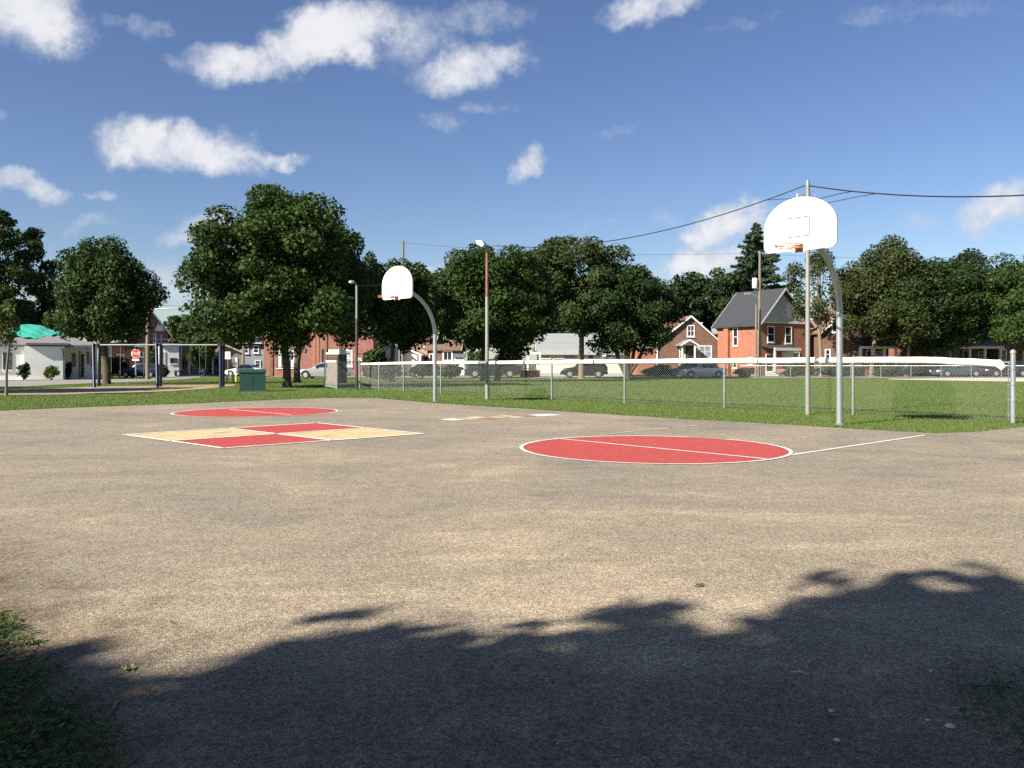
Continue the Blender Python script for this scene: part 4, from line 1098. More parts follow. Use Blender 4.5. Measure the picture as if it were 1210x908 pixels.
shrub('light green lilac hedge behind the left part of the capped fence', 447, 74, 40, 412, MAPLE2, 3500, .18, 9)
shrub('dark hedge below the light green lilacs', 455, 72, 50, 429, DEEP, 3000, .18, 10, name='hedge')
shrub('trimmed dark hedge in front of the tan house', 498, 74, 30, 427, DEEP, 2200, .17, 11, name='hedge')
shrub('brownish hedge left of the pickup', 532, 76, 34, 431, OLIVE, 1800, .17, 12, name='hedge')
shrub('yellow green bush under the broad maple left of the pickup', 562, 82, 30, 413, MAPLE2, 2400, .18, 13)
shrub('leafy bush under the darker maple above the pickup bed', 602, 82, 34, 413, OLIVE, 2400, .18, 14)
shrub('low hedge before the orange brick house left of its steps', 880, 84, 26, 434, DEEP, 1500, .16, 15, name='hedge')
shrub('green bush right of the orange brick house steps', 936, 83, 20, 433, MAPLE2, 1500, .16, 16)
shrub('dark hedge behind the distant fence right of the thin tree', 988, 84, 66, 433, DEEP, 3200, .16, 17, name='hedge')
shrub('dark hedge behind the distant fence by the porch houses', 1056, 84, 60, 433, DEEP, 3000, .16, 18, name='hedge')
shrub('small shrub row in front of the brown brick house', 778, 86, 40, 431, DEEP, 1800, .16, 19)

# ------------------------------------------------------------------ houses
BR_R = brick_mat('red brick', (.31, .085, .050), (.25, .066, .042), (.30, .25, .21))
BR_O = brick_mat('orange brick', (.38, .108, .054), (.33, .09, .046), (.36, .26, .19))
BR_B = brick_mat('brown brick', (.22, .090, .055), (.15, .062, .040), (.25, .20, .16))
BR_T = brick_mat('tan brick', (.46, .28, .185), (.40, .24, .16), (.42, .34, .27))
STUC = mat('white stucco', (.74, .73, .70), .9, .06, 1.2)
CREAM = mat('cream siding', (.70, .65, .55), .7, .05, 1.5)
GREYS = mat('grey siding', (.34, .35, .36), .7, .08, 1.5)
SH_G = mat('grey shingles', (.20, .19, .185), .9, .2, 9, bump=.3)
SH_D = mat('dark shingles', (.040, .042, .048), .9, .22, 9, bump=.3)
SH_B = mat('brown shingles', (.20, .115, .075), .9, .22, 9, bump=.3)
SH_L = mat('light grey shingles', (.26, .265, .27), .9, .15, 9, bump=.3)
TRIM = mat('white trim', (.78, .77, .74), .5, .04, 4)
GLASS = glass_mat('window glass'); GLASSB = glass_mat('blind behind glass', (.24, .26, .27)); DOORD = mat('dark door', (.045, .035, .032), .5, .2, 4)
CONCB = mat('concrete steps', (.42, .40, .36), .9, .15, 5)
DARKIN = mat('shaded porch boards', (.06, .05, .045), .9, .2, 4)
class House:
    def __init__(s, name, label, px, d, rz=0., cat='house', group='houses along the streets'):
        s.d = d; s.px = px; s.g = gz(d)
        s.root = thing(name, label, cat, (hx(px, d), d, s.g), R(rz), group)
    def X(s, px): return (px - s.px) * s.d / FPX
    def Z(s, py): return hz(py, s.d) - s.g
    def box(s, name, x0, x1, y0, y1, z0, z1, m, parent=None):
        mb = MB(); mb.box(x0, x1, y0, y1, z0, z1); return mb.build(name, m, parent or s.root)
    def gable_wall(s, x0, x1, y0, y1, z0, ze, zr, m, xr=None, name='wall'):
        xr = (x0 + x1) / 2 if xr is None else xr
        mb = MB(); mb.prism([(x0, z0), (x1, z0), (x1, ze), (xr, zr), (x0, ze)], 'y', y0, y1); return mb.build(name, m, s.root)
    def roof_gable(s, x0, x1, y0, y1, ze, zr, m, axis='y', xr=None, over=.35, th=.16, name='roof', trim=TRIM):
        """two roof slabs; axis = direction of the ridge; white barge boards on the gable ends"""
        if axis == 'y': a0, a1, b0, b1 = x0 - over, x1 + over, y0 - over, y1 + over
        else: a0, a1, b0, b1 = y0 - over, y1 + over, x0 - over, x1 + over
        c = (a0 + a1) / 2 if xr is None else xr
        sl = (zr - ze) / max((a1 - a0) / 2 - over, .1)
        z0_ = ze - over * sl
        poly = [(a0, z0_), (c, zr + .02), (a1, z0_), (a1, z0_ + th), (c, zr + th + .05), (a0, z0_ + th)]
        mb = MB()
        if axis == 'y': mb.prism(poly, 'y', b0, b1)
        else: mb.prism(poly, 'x', b0, b1)
        rf = mb.build(name, m, s.root)
        if trim:
            for bb in (b0 - .035, b1 + .005):
                mb = MB(); p2 = [(u, v - .03) for u, v in poly[:3]] + [(u, v + .015) for u, v in poly[3:]]
                mb.prism(p2, 'y' if axis == 'y' else 'x', bb, bb + .03); mb.build('barge_board', trim, rf)
        return rf
    def roof_hip(s, x0, x1, y0, y1, ze, zr, m, over=.4, inset=None, name='roof', trim=TRIM):
        x0, x1, y0, y1 = x0 - over, x1 + over, y0 - over, y1 + over
        w, dpt = x1 - x0, y1 - y0; i = inset if inset is not None else min(w, dpt) / 2
        if w >= dpt: r0, r1 = (x0 + i, (y0 + y1) / 2), (x1 - i, (y0 + y1) / 2)
        else: r0, r1 = ((x0 + x1) / 2, y0 + i), ((x0 + x1) / 2, y1 - i)
        mb = MB()
        B = [(x0, y0, ze), (x1, y0, ze), (x1, y1, ze), (x0, y1, ze)]; T = [(x0, y0, ze + .14), (x1, y0, ze + .14), (x1, y1, ze + .14), (x0, y1, ze + .14)]
        rr = [(*r0, zr), (*r1, zr)]
        if w >= dpt: F = [(4, 5, 9, 8), (6, 7, 8, 9), (5, 6, 9), (7, 4, 8)]
        else: F = [(5, 6, 9, 8), (7, 4, 8, 9), (4, 5, 8), (6, 7, 9)]
        mb.add(B + T + rr, [(3, 2, 1, 0), (0, 1, 5, 4), (1, 2, 6, 5), (2, 3, 7, 6), (3, 0, 4, 7)] + F)
        rf = mb.build(name, m, s.root)
        if trim:
            mb = MB(); mb.box(x0, x1, y0 - .05, y0 - .004, ze - .04, ze + .12); mb.box(x0 - .05, x0 - .004, y0, y1, ze - .04, ze + .12); mb.build('gutter', trim, rf)
        return rf
    def win(s, x0, x1, z0, z1, y, frame=TRIM, glass=GLASS, nx=1, nz=1, face='front', fw=.07, sill=True, name='window'):
        """frame bars proud of the wall, pane behind them, sill below"""
        mb = MB(); f = fw
        def b(a0, a1, c0, c1, o0, o1, mbx=None):
            k = mbx or mb
            if face == 'front': k.box(a0, a1, y - o1, y - o0, c0, c1)
            else: k.box(y - o1, y - o0, a0, a1, c0, c1)
        b(x0 - f, x1 + f, z1, z1 + f, 0, .06); b(x0 - f, x1 + f, z0 - f, z0, 0, .06)
        b(x0 - f, x0, z0, z1, 0, .06); b(x1, x1 + f, z0, z1, 0, .06)
        for i in range(1, nx): xx = x0 + (x1 - x0) * i / nx; b(xx - .03, xx + .03, z0, z1, .0, .05)
        for i in range(1, nz): zz = z0 + (z1 - z0) * i / nz; b(x0, x1, zz - .03, zz + .03, .003, .045)
        w = mb.build(name, frame, s.root)
        k = MB(); b(x0, x1, z0, z1, -.02, .02, k); k.build('pane', glass, w)
        if sill: k = MB(); b(x0 - f - .06, x1 + f + .06, z0 - f - .09, z0 - f - .002, .0, .12, k); k.build('sill', TRIM, w)
        return w
    def door(s, x0, x1, z1, y, m=DOORD, frame=TRIM, z0=.15):
        mb = MB(); mb.box(x0, x1, y - .04, y + .02, z0, z1); dr = mb.build('door', m, s.root)
        mb = MB(); mb.box(x0 - .1, x0, y - .06, y, z0, z1); mb.box(x1, x1 + .1, y - .06, y, z0, z1); mb.box(x0 - .1, x1 + .1, y - .06, y, z1, z1 + .1); mb.build('frame', frame, dr)
        mb = MB(); mb.box(x1 - .14, x1 - .08, y - .09, y - .04, 1.0, 1.08); mb.build('handle', GALV, dr)
        return dr

# white stucco house with the tarp
h = House('stucco_house', 'low white stucco house with grey hip roof partly under a green tarp', 40, 70, 27)
X, Z = h.X, h.Z; ze = Z(409.5); GUT = mat('grey gutter', (.13, .13, .13), .6)
h.box('wall', X(30), X(71.5), 0, 3, -.1, ze, STUC)
h.box('wall', X(-60), X(29.9), .35, 10, -.1, ze, STUC); h.box('wall', X(30), X(107), 3.01, 10, -.1, ze, STUC)
h.roof_hip(X(38), X(71.5), 0, 4.2, ze + .16, Z(395.5), SH_G, trim=GUT, over=.35)
RX0, RX1, RY0, RY1, RZE, RZR = X(-60), X(105), .6, 9.6, ze + .01, Z(386.5) + .1
h.roof_hip(RX0, RX1, RY0, RY1, RZE, RZR, SH_G, trim=GUT)
for (a, b, c, e) in ((-4, 2.5, 418, 436), (9.5, 16.5, 418, 436)):
    h.win(X(a), X(b), Z(e), Z(c), .35, DOORD, glass_mat('grey blind glass', (.10, .11, .12)), 1, 2)
for (a, b) in ((79.5, 82.5), (100.5, 103.5)):
    h.win(X(a), X(b), Z(433.5), Z(417.5), 3.01, mat('grey frame', (.3, .3, .3), .6), GLASS, 1, 2)
h.door(X(88.5), X(92.5), Z(418), 3.01)
h.box('brick_panel', X(86.6), X(88.1), 2.93, 3.008, 0, Z(414), BR_R); h.box('brick_panel', X(95.5), X(98), 2.93, 3.008, Z(430), Z(414), BR_R)
mb = MB(); mb.tube([(X(70.8), -.06, .05), (X(70.8), -.06, ze - .5), (X(69.5), -.2, ze - .15)], .05, 6); mb.build('downspout', mat('dark downspout', (.06, .06, .06), .5), h.root)
mb = MB(); mb.cbox(X(97) - .12, X(97) + .12, 2.8, 3.008, Z(414.5), Z(412.2), .03); mb.build('porch_lamp', TRIM, h.root)
# tarp draped on the rear roof's front slope
TARP = mat('green tarp', (.032, .30, .21), .55, .18, 2.2, c2=(.06, .40, .29), bump=.5, bscale=9)
nx_, ny_ = 46, 16; x0t, x1t = X(5), X(71); V = []; F = []
ya, yb_ = RY0 - .4, (RY0 + RY1) / 2; inset = (RY1 - RY0 + .8) / 2; xR = RX1 + .4
for j in range(ny_ + 1):
    for i in range(nx_ + 1):
        u = i / nx_; x = x0t + (x1t - x0t) * u
        v0 = .34 + .06 * math.sin(u * 9) + .03 * math.sin(u * 31) + .38 * max(0, u - .55)
        v = v0 + (1.0 - v0) * j / ny_
        lim_ = min(1.0, (xR - x) / inset)
        z = RZE + .14 + (RZR - RZE - .14) * min(v, lim_) + .10 + .04 * math.sin(u * 23 + v * 9) * math.sin(v * 14 + u * 5) + .22 * math.exp(-((u - .42) / .3) ** 2) * v
        V.append((x, ya + (yb_ - ya) * v, z))
for j in range(ny_):
    for i in range(nx_):
        a = j * (nx_ + 1) + i; F.append((a, a + 1, a + nx_ + 2, a + nx_ + 1))
n0 = len(V); V2 = [(x, y, z - .03) for x, y, z in V]
border = [i for i in range(nx_ + 1)] + [j * (nx_ + 1) + nx_ for j in range(1, ny_ + 1)] + [ny_ * (nx_ + 1) + i for i in range(nx_ - 1, -1, -1)] + [j * (nx_ + 1) for j in range(ny_ - 1, 0, -1)]
F2 = [tuple(n0 + k for k in f[::-1]) for f in F] + [(border[k], border[(k + 1) % len(border)], n0 + border[(k + 1) % len(border)], n0 + border[k]) for k in range(len(border))]
mb = MB(); mb.add(V + V2, F + F2); tp = mb.build('tarp', TARP, None, True); tp.location = h.root.location; tp.rotation_euler = h.root.rotation_euler
tag(tp, 'wrinkled bright green tarp laid over the white house roof', 'tarp')

# tall gabled brick house behind the rounded maple
h = House('brick_house', 'tall red brick house with steep grey gable behind the stop sign', 165, 94, 24)
X, Z = h.X, h.Z; ze = Z(393)
h.gable_wall(X(155), X(196), 0, 11, -.1, ze, Z(367), BR_R, X(177))
h.roof_gable(X(155), X(196), 0, 11, ze, Z(367), SH_G, 'y', X(177))
mb = MB(); mb.prism([(X(181.5), Z(391)), (X(192.5), Z(391)), (X(187), Z(377))], 'y', -.12, -.01); mb.build('gable_panel', TRIM, h.root)
h.win(X(186.2), X(187.6), Z(384), Z(380), -.13, TRIM, GLASS, sill=False)
h.win(X(180.4), X(182.4), Z(404), Z(395), 0, TRIM, GLASS, 1, 2)
h.box('wall', X(128), X(176), -4, 0, -.1, Z(409), BR_R)
h.roof_hip(X(128), X(176), -4, 1, Z(409), Z(404.5), SH_G)
h.win(X(132), X(136), Z(420), Z(411.5), -4, TRIM, GLASSB, 1, 2)
h.win(X(163), X(168.5), Z(421.5), Z(417), -4, TRIM, GLASS)
h.win(X(142), X(149), Z(426), Z(420), -4, TRIM, GLASSB, 2)
h.box('porch_roof', X(179), X(200), -3, .2, Z(411), Z(406), TRIM)
for px in (180, 189, 198): h.box('porch_post', X(px) - .1, X(px) + .1, -2.9, -2.7, 0, Z(411), TRIM)
h.box('fascia_band', X(160), X(173), -4.5, -4.05, Z(411), Z(407.5), TRIM)
for px in (182, 188): mb = MB(); mb.tube([(X(px), -2.9, Z(406)), (X(px), -2.9, Z(396))], .03, 5); mb.build('porch_rail_post', TRIM, h.root)
mb = MB(); mb.tube([(X(180), -2.9, Z(401.6)), (X(198), -2.9, Z(401.6))], .03, 5); mb.build('porch_rail', TRIM, h.root)
# white addition
h = House('white_cottage', 'small pale flat roofed cottage at the street bend', 204, 86, 24)
X, Z = h.X, h.Z
h.box('wall', X(189), X(211), 0, 5, -.1, Z(408), mat('pale siding', (.60, .61, .60), .7, .06, 3))
h.box('roof', X(188), X(212.5), -.3, 5.2, Z(408) + .003, Z(406.5), GREYS)
h.win(X(202), X(208), Z(429), Z(424), 0, DOORD, GLASS, 3)
h.door(X(191.5), X(194.8), Z(417), 0, GLASSB)
# brown bungalow
h = House('brown_bungalow', 'brown roofed bungalow with deep porch behind the bushy little tree', 245, 100, 20)
X, Z = h.X, h.Z
h.box('wall', X(211), X(262), 2.5, 9, -.1, Z(423), mat('pale blue siding', (.42, .46, .50), .8))
h.roof_gable(X(208), X(264), 0, 9, Z(423.5), Z(410), SH_B, 'x', None, .3)
h.gable_wall(X(258), X(283), -1, 9, -.1, Z(416.5), Z(409.5), mat('taupe siding', (.26, .235, .20), .8), X(266))
h.roof_gable(X(258), X(283), -1, 9, Z(416.5), Z(409.5), SH_B, 'y', X(266), .35, trim=mat('tan trim', (.5, .4, .3), .6))
for px in (214, 225, 240, 251): h.box('porch_post', X(px) - .1, X(px) + .1, .1, .3, 0, Z(423.5), TRIM)
h.win(X(274), X(278), Z(432), Z(424), -1, TRIM, GLASSB, 1, 2)
h.win(X(214), X(222), Z(435), Z(427), 2.5, TRIM, GLASS, 3); h.win(X(228), X(237), Z(435), Z(427), 2.5, TRIM, GLASS, 3)
h.door(X(246), X(250), Z(426), 2.5)
mb = MB(); mb.prism([(X(236), Z(404)), (X(246), Z(400)), (X(247), Z(402)), (X(247), Z(412)), (X(236), Z(412))], 'y', 9.5, 12); mb.build('wall', TRIM, h.root)
# grey two storey house
h = House('grey_house', 'grey two storey house with dark hip roof left of the brick hall', 298, 112, 16)
X, Z = h.X, h.Z
h.box('wall', X(284), X(330), 0, 9, -.1, Z(406.5), GREYS)
h.box('wall_band', X(283.9), X(330.1), -.03, .0, Z(412), Z(406.6), mat('slate band', (.10, .12, .15), .8))
h.roof_hip(X(284), X(330), 0, 9, Z(406), Z(392), SH_D)
for (a, b, c, e) in ((300, 304.5, 409.5, 416.5), (302, 306.5, 427, 433), (290, 293, 409.5, 417), (314, 318, 409.5, 417)):
    h.win(X(a), X(b), Z(e), Z(c), -.03, TRIM, GLASS, 1, 2, fw=.14)
# long red brick hall
h = House('brick_hall', 'long low red brick hall with flat roof behind the largest maple', 375, 90, cat='building')
X, Z = h.X, h.Z
zt = Z(389)
h.box('wall', X(312), X(441), 0, 12, -.1, zt, BR_R)
h.box('roof_edge', X(311.4), X(441.6), -.12, 12.1, zt + .003, zt + .22, TRIM)
for px in (321, 371.5, 385): h.box('pier', X(px) - .16, X(px) + .16, -.10, -.001, 0, zt - .01, BR_O if px == 371.5 else BR_B)
h.box('brick_panel', X(370), X(377), -.05, -.002, 0, Z(395), BR_O)
h.win(X(328), X(348), Z(434.5), Z(413), 0, DOORD, mat('pale blind', (.5, .5, .47), .6, .1, 2, stretch=(8, 1, 1)), 4, 1)
h.win(X(381), X(389), Z(428), Z(413.5), 0, DOORD, GLASS, 1, 2)
h.win(X(408), X(415), Z(432), Z(415), 0, TRIM, GLASSB, 2, 2, fw=.14)
h.win(X(427.5), X(431), Z(440), Z(431), 0, TRIM, GLASS, 2, fw=.1)
h.box('wall', X(424.5), X(432), -1.5, -.01, 0, Z(418), BR_R); h.box('pier_cap', X(424), X(432.5), -1.6, -.01, Z(418) + .003, Z(418) + .14, BR_O)
mb = MB(); mb.prism([(X(424.3), Z(427)), (X(432), Z(427)), (X(431), Z(423.6)), (X(426), Z(423.6))], 'y', -2.2, -1.51); mb.build('awning', TRIM, h.root)
# tan house
h = House('tan_house', 'tan brick two storey house with brown roof behind the farther hoop', 505, 97)
X, Z = h.X, h.Z
h.box('wall', X(470), X(512), 1, 9, -.1, Z(400), BR_T)
h.roof_gable(X(470), X(513), 1, 9, Z(400.5), Z(386), SH_B, 'x', None, .3)
h.box('wall', X(506), X(541), -1, 8, -.1, Z(413.5), BR_B)
h.roof_gable(X(505), X(543), -1, 8, Z(414), Z(403), SH_B, 'x', None, .3)
h.win(X(507), X(510.8), Z(410.5), Z(403), 1, DOORD, GLASS, 1, 2)
h.win(X(525.5), X(534), Z(425.5), Z(416.5), -1, TRIM, GLASS, 2, 1, fw=.17)
h.door(X(509), X(512), Z(419), -1)
mb = MB(); h.gable_wall(X(480), X(502), -4, 1, -.1, Z(420.5), Z(415), CREAM, X(489)); h.roof_gable(X(480), X(502), -4, 1, Z(420.5), Z(415), SH_G, 'y', X(489), .3)
h.box('wall', X(498), X(505.5), -4.5, -4.05, 0, Z(421), BR_R); h.box('porch_post', X(500.5), X(503), -4.9, -4.55, 0, Z(418), CREAM)
h.box('awning', X(538), X(551), -2.5, -1.05, Z(423), Z(418.5), mat('slate awning', (.13, .15, .19), .7)); h.box('porch_wall', X(538), X(550), -2.3, -1.06, 0, Z(424), TRIM)
# dark little shed roof left of tan house
h = House('grey_shed', 'dark grey shed roof among trees behind the lilac hedge', 452, 92, cat='shed')
X, Z = h.X, h.Z
h.gable_wall(X(440), X(472), 0, 5, -.1, Z(411), Z(399), mat('grey boards', (.30, .29, .28), .8), X(454)); h.roof_gable(X(440), X(472), 0, 5, Z(411), Z(399), SH_D, 'y', X(454))
h.win(X(450), X(456), Z(424), Z(416), 0, TRIM, GLASS, 2)

# white bungalow
h = House('white_bungalow', 'cream white bungalow with pale grey roof behind the black crossover', 690, 89)
X, Z = h.X, h.Z; ze = Z(413.5)
h.box('wall', X(638), X(737), 0, 8, -.1, ze, CREAM)
h.roof_gable(X(636), X(739), 0, 8, ze, Z(395), SH_L, 'x', None, .3)
h.box('fascia', X(634), X(741), -.42, -.36, ze - .55, ze + .02, mat('grey fascia', (.38, .38, .37), .7))
h.win(X(640), X(650), Z(423), Z(415.6), 0, TRIM, GLASSB, 1)
mb = MB(); mb.box(X(653.5), X(667), -.08, -.002, Z(424.5), Z(415)); mb.build('door_panel', mat('beige panel', (.62, .55, .45), .6), h.root)
h.win(X(668), X(679), Z(424.6), Z(414.8), 0, GREYS, mat('grey curtain', (.30, .33, .33), .6, .12, 3, stretch=(7, 1, 1)), 2)
for (a, b, c, e) in ((683, 686.5, 416, 420), (690, 694, 416.5, 419.5), (696, 700, 421, 423)): h.win(X(a), X(b), Z(e), Z(c), 0, DOORD, GLASS, sill=False, fw=.04)
w = h.win(X(710.5), X(722.5), Z(421.5), Z(414.8), 0, TRIM, glass_mat('blue dark glass', (.03, .04, .06)), 2)
mb = MB(); mb.box(X(711), X(715.5), -.4, -.03, Z(421.4), Z(418.4)); mb.build('window_cooler', TRIM, w)
h.box('foundation', X(637.9), X(737.1), -.03, .0, -.1, .35, CONCB)
# red porch deck
RD = mat('red deck paint', (.26, .050, .045), .7, .15, 4)
dk = House('porch_deck', 'red wooden porch deck with white railing left of the white bungalow', 626, 84, cat='porch')
X, Z = dk.X, dk.Z
dk.box('deck_skirt', X(614.5), X(638), -1, 1.2, 0, Z(438.5), RD)
dk.box('deck_board', X(614), X(638.5), -1.08, 1.2, Z(438.5) + .003, Z(438.5) + .06, RD)
for px in (616, 620.5, 625, 629.5, 634): dk.box('railing_post', X(px) - .05, X(px) + .05, -1.0, -.9, Z(438.5) + .065, Z(429.5), TRIM if px != 620.5 else RD)
dk.box('handrail', X(615), X(636), -1.02, -.88, Z(429.5) + .003, Z(429.5) + .09, RD)
dk.box('lower_rail', X(615), X(636), -.985, -.90, Z(436), Z(435.2), TRIM)
for px in (624, 636): dk.box('porch_column', X(px) - .11, X(px) + .11, .9, 1.12, Z(438.5) + .07, Z(419), TRIM)
dk.box('porch_roof', X(622), X(639), -.6, 1.3, Z(419) + .003, Z(416.5), TRIM)
# brown brick storey and a half
h = House('brown_brick_house', 'brown brick house with white edged gable and picture window left of the orange one', 806, 100, 6)
X, Z = h.X, h.Z
xl, xr_, xp = X(776), X(852), X(816)
h.gable_wall(xl, xr_, 0, 10, -.1, Z(405.5), Z(375), BR_B, xp)
h.roof_gable(xl, xr_, 0, 10, Z(405.5), Z(375), SH_B, 'y', xp, .35)
h.box('wall', X(757), X(776) - .004, 2, 9, -.1, Z(411), BR_O); h.roof_gable(X(757), X(778), 2, 9, Z(411), Z(402), SH_L, 'x', None, .3)
h.box('downpipe', X(775), X(776.4), -.14, -.002, 0, Z(408), TRIM)
h.win(X(813), X(820), Z(397), Z(385.5), 0, TRIM, GLASS, 2, 2, fw=.12)
h.win(X(819.5), X(841), Z(422.5), Z(409.8), 0, TRIM, GLASSB, 3, 2, fw=.14)
h.gable_wall(X(800), X(817), -1.8, -.01, Z(408.5), Z(408), Z(403.4), TRIM, None, 'porch_gable'); h.roof_gable(X(800), X(817), -1.9, -.01, Z(408), Z(403.4), SH_G, 'y', None, .25, .12, 'porch_roof')
h.door(X(803.5), X(809), Z(410.5), 0, GLASSB); h.box('porch_wall', X(810.5), X(816.5), -1.2, -.02, 0, Z(409), DOORD)
for px in (801.2, 816): h.box('porch_post', X(px) - .08, X(px) + .08, -1.75, -1.6, 0, Z(408.6), TRIM)
mb = MB(); mb.box(X(826), X(836), 2.5, 6, Z(389), Z(381.5)); mb.build('dormer', TRIM, h.root)
h.box('dormer_roof', X(825), X(838.5), 2.2, 6.2, Z(381.5) + .003, Z(380), TRIM)
mb = MB(); mb.lathe([(.06, -.02), (.3, .05), (.42, .16), (.44, .2)], 14); ds = mb.build('satellite_dish', mat('grey dish', (.4, .4, .4), .5), h.root); ds.location = (X(843.5), -.3, Z(392.5)); ds.rotation_euler = (R(60), R(25), 0)
mb = MB(); mb.tube([(X(843.5), -.25, Z(392.5)), (X(843), .1, Z(396.8))], .03, 5); mb.build('dish_mast', GALV, h.root)
# orange brick corner house, its near corner towards us
d9 = 92.
h = House('orange_brick_house', 'orange red brick two storey house with dark roof and white gable', 898, d9, 30)
Wd, Ln = 8.0, 6.6; ze = 6.0; zr = 10.0
h.gable_wall(0, Wd, 0, Ln, -.1, ze, zr - .25, BR_O, Wd / 2 - .4)
h.roof_gable(0, Wd, 0, Ln, ze, zr - .25, SH_D, 'y', Wd / 2 - .4, .5, .18)
mb = MB(); mb.prism([(.35, ze + .15), (Wd - .35, ze + .15), (Wd / 2 - .4, zr - .75)], 'y', -.06, -.003); mb.build('gable_panel', mat('pale grey siding', (.52, .53, .54), .8), h.root)
mb = MB(); mb.prism([(Wd / 2 + .3, ze + .6), (Wd - .5, ze + .25), (Wd / 2 + .2, zr - 1.6)], 'y', -.09, -.062); mb.build('gable_trim', TRIM, h.root)
h.box('eave_board', -.05, Wd + .05, -.12, -.062, ze - .05, ze + .14, TRIM)
for (a, b, z0, z1) in ((1.25, 2.15, 3.85, 5.5), (4.1, 5.0, 3.75, 5.5)): h.win(a, b, z0, z1, 0, TRIM, GLASS, 1, 2, fw=.1)
h.win(4.2, 6.3, 1.15, 2.6, 0, TRIM, GLASSB, 2, 1, fw=.1)
h.door(1.0, 1.95, 2.35, 0, GLASS, z0=.5)
mb = MB(); mb.prism([(-2.0, 2.95), (0, 3.35), (0, 3.5), (-2.05, 3.12)], 'x', .1, 4.2); pr = mb.build('porch_roof', SH_D, h.root)
h.box('porch_fascia', .05, 4.25, -2.12, -2.0, 2.8, 3.12, TRIM, pr)
h.box('porch_bracket', 3.4, 3.65, -1.6, -.05, 1.7, 2.75, TRIM); h.box('porch_post', .3, .48, -1.9, -1.72, .5, 2.85, TRIM)
for k in range(3): h.box('step', .8, 2.6, -1.2 - .35 * (2 - k), -.01, .17 * k - .1, .17 * (k + 1) - .004, CONCB)
h.box('porch_wall', 2.65, 4.1, -1.6, -.01, 0, .75, BR_O)
for (a, b, z0, z1) in ((3.4, 4.0, 3.5, 5.4), (3.6, 4.0, .9, 1.9), (1.2, 1.6, 1.3, 2.0)): h.win(a, b, z0, z1, 0, TRIM, GLASS, 1, 2, 'left', .09)
h.box('chimney_breast', -.35, -.002, 4.6, 5.3, 0, ze - .35, BR_O)
# three brick houses at the right behind the maples
def porch_house(label, px, d, l, r, bm, eave, rtop, porch_l, porch_r, proof, wins, roofm, seed):
    h = House('brick_porch_house', label, px, d, 0)
    X, Z = h.X, h.Z
    h.gable_wall(X(l), X(r), 0, 9, -.1, Z(eave), Z(rtop), bm); h.roof_gable(X(l), X(r), 0, 9, Z(eave), Z(rtop), roofm, 'y')
    for (a, b, c, e) in wins: h.win(X(a), X(b), Z(e), Z(c), 0, TRIM, GLASS, 1, 2, fw=.13)
    zp = Z(411.5)
    mb = MB(); mb.prism([(-2.6, zp), (0, zp + 1.0), (0, zp + 1.18), (-2.65, zp + .15)], 'x', X(porch_l), X(porch_r)); pr = mb.build('porch_roof', proof, h.root)
    h.box('porch_fascia', X(porch_l) - .02, X(porch_r) + .02, -2.75, -2.655, zp - .12, zp + .16, TRIM, pr)
    n = 4
    for k in range(n):
        x = X(porch_l) + .25 + (X(porch_r) - X(porch_l) - .5) * k / (n - 1); h.box('porch_column', x - .13, x + .13, -2.5, -2.24, .9, zp - .003, TRIM)
    h.box('porch_wall', X(porch_l), X(porch_r), -2.6, -2.15, -.1, .897, bm)
    h.door(X((porch_l + porch_r) / 2 - 2.5), X((porch_l + porch_r) / 2 + 2.5), Z(415), 0)
    h.win(X(porch_l + 5), X(porch_l + 14), Z(427), Z(416), 0, TRIM, GLASSB, 2, 1); h.win(X(porch_r - 14), X(porch_r - 6), Z(427), Z(416), 0, TRIM, GLASSB, 2, 1)
porch_house('brick house with dark porch behind the nearer hoop pole and right hand row', 1015, 94, 972, 1050, BR_B, 392, 362, 1004, 1050, SH_D, ((976, 980, 414, 424), (984, 989, 378, 392), (1015, 1021, 376, 391), (1034, 1040, 376, 391)), SH_B, 1)
porch_house('red brick house with pale grey porch roof in the middle of the right hand row', 1125, 95, 1083, 1166, BR_R, 390, 358, 1112, 1170, SH_L, ((1102.5, 1107, 413.5, 420.5), (1122, 1126, 388, 399), (1135, 1140, 386, 398)), SH_D, 2)
porch_house('red brick house at the right edge behind the end post', 1212, 93, 1180, 1250, BR_R, 388, 358, 1204, 1248, SH_D, ((1183.5, 1188, 414, 425), (1190, 1195, 384, 398)), SH_D, 3)

# ------------------------------------------------------------------ wooden utility poles and street wires
def wood_pole(label, px, d, top, r=.15, arm=None, can=False, lamp=None):
    g = gz(d); t = thing('utility_pole', label, 'pole', (hx(px, d), d, g), 0, 'utility poles along the streets')
    H = hz(top, d) - g
    mb = MB(); mb.tube([(0, 0, -.1), (0, 0, H * .5), (.04, 0, H)], [r, r * .88, r * .7], 9); mb.build('shaft', WOODP, t, True)
    if arm: mb = MB(); mb.box(-arm, arm, -.2, -.1, H - .6, H - .48); mb.build('crossarm', WOODP, t)
    if can: mb = MB(); mb.lathe([(.24, hz(341, d) - g), (.27, hz(340.5, d) - g), (.27, hz(330, d) - g), (.22, hz(329, d) - g)], 12, (-.5, -.1, 0)); mb.build('transformer', mat('pale grey can', (.62, .62, .6), .4), t, True)
    if lamp:
        lx, ly, lz, z0 = lamp
        mb = MB(); mb.tube([(0, 0, z0), (lx * .5, 0, z0 + (lz - z0) * .75), (lx, 0, lz)], .05, 6); mb.build('lamp_arm', GALV, t, True)
        mb = MB(); s_ = 1 if lx > 0 else -1; mb.cbox(min(lx, lx + s_ * .7), max(lx, lx + s_ * .7), -.14, .14, lz - .06, lz + .10, .04); mb.build('lamp_head', GALV, t)
    return t
dU = 83.
def zU(py, d): return hz(py, d) - gz(d)
wood_pole('tall wooden utility pole with white transformer before the orange brick house', 897.5, dU, 297, .17, None, True, (-.85 * 1.0, 0, zU(347.5, dU), zU(354, dU)))
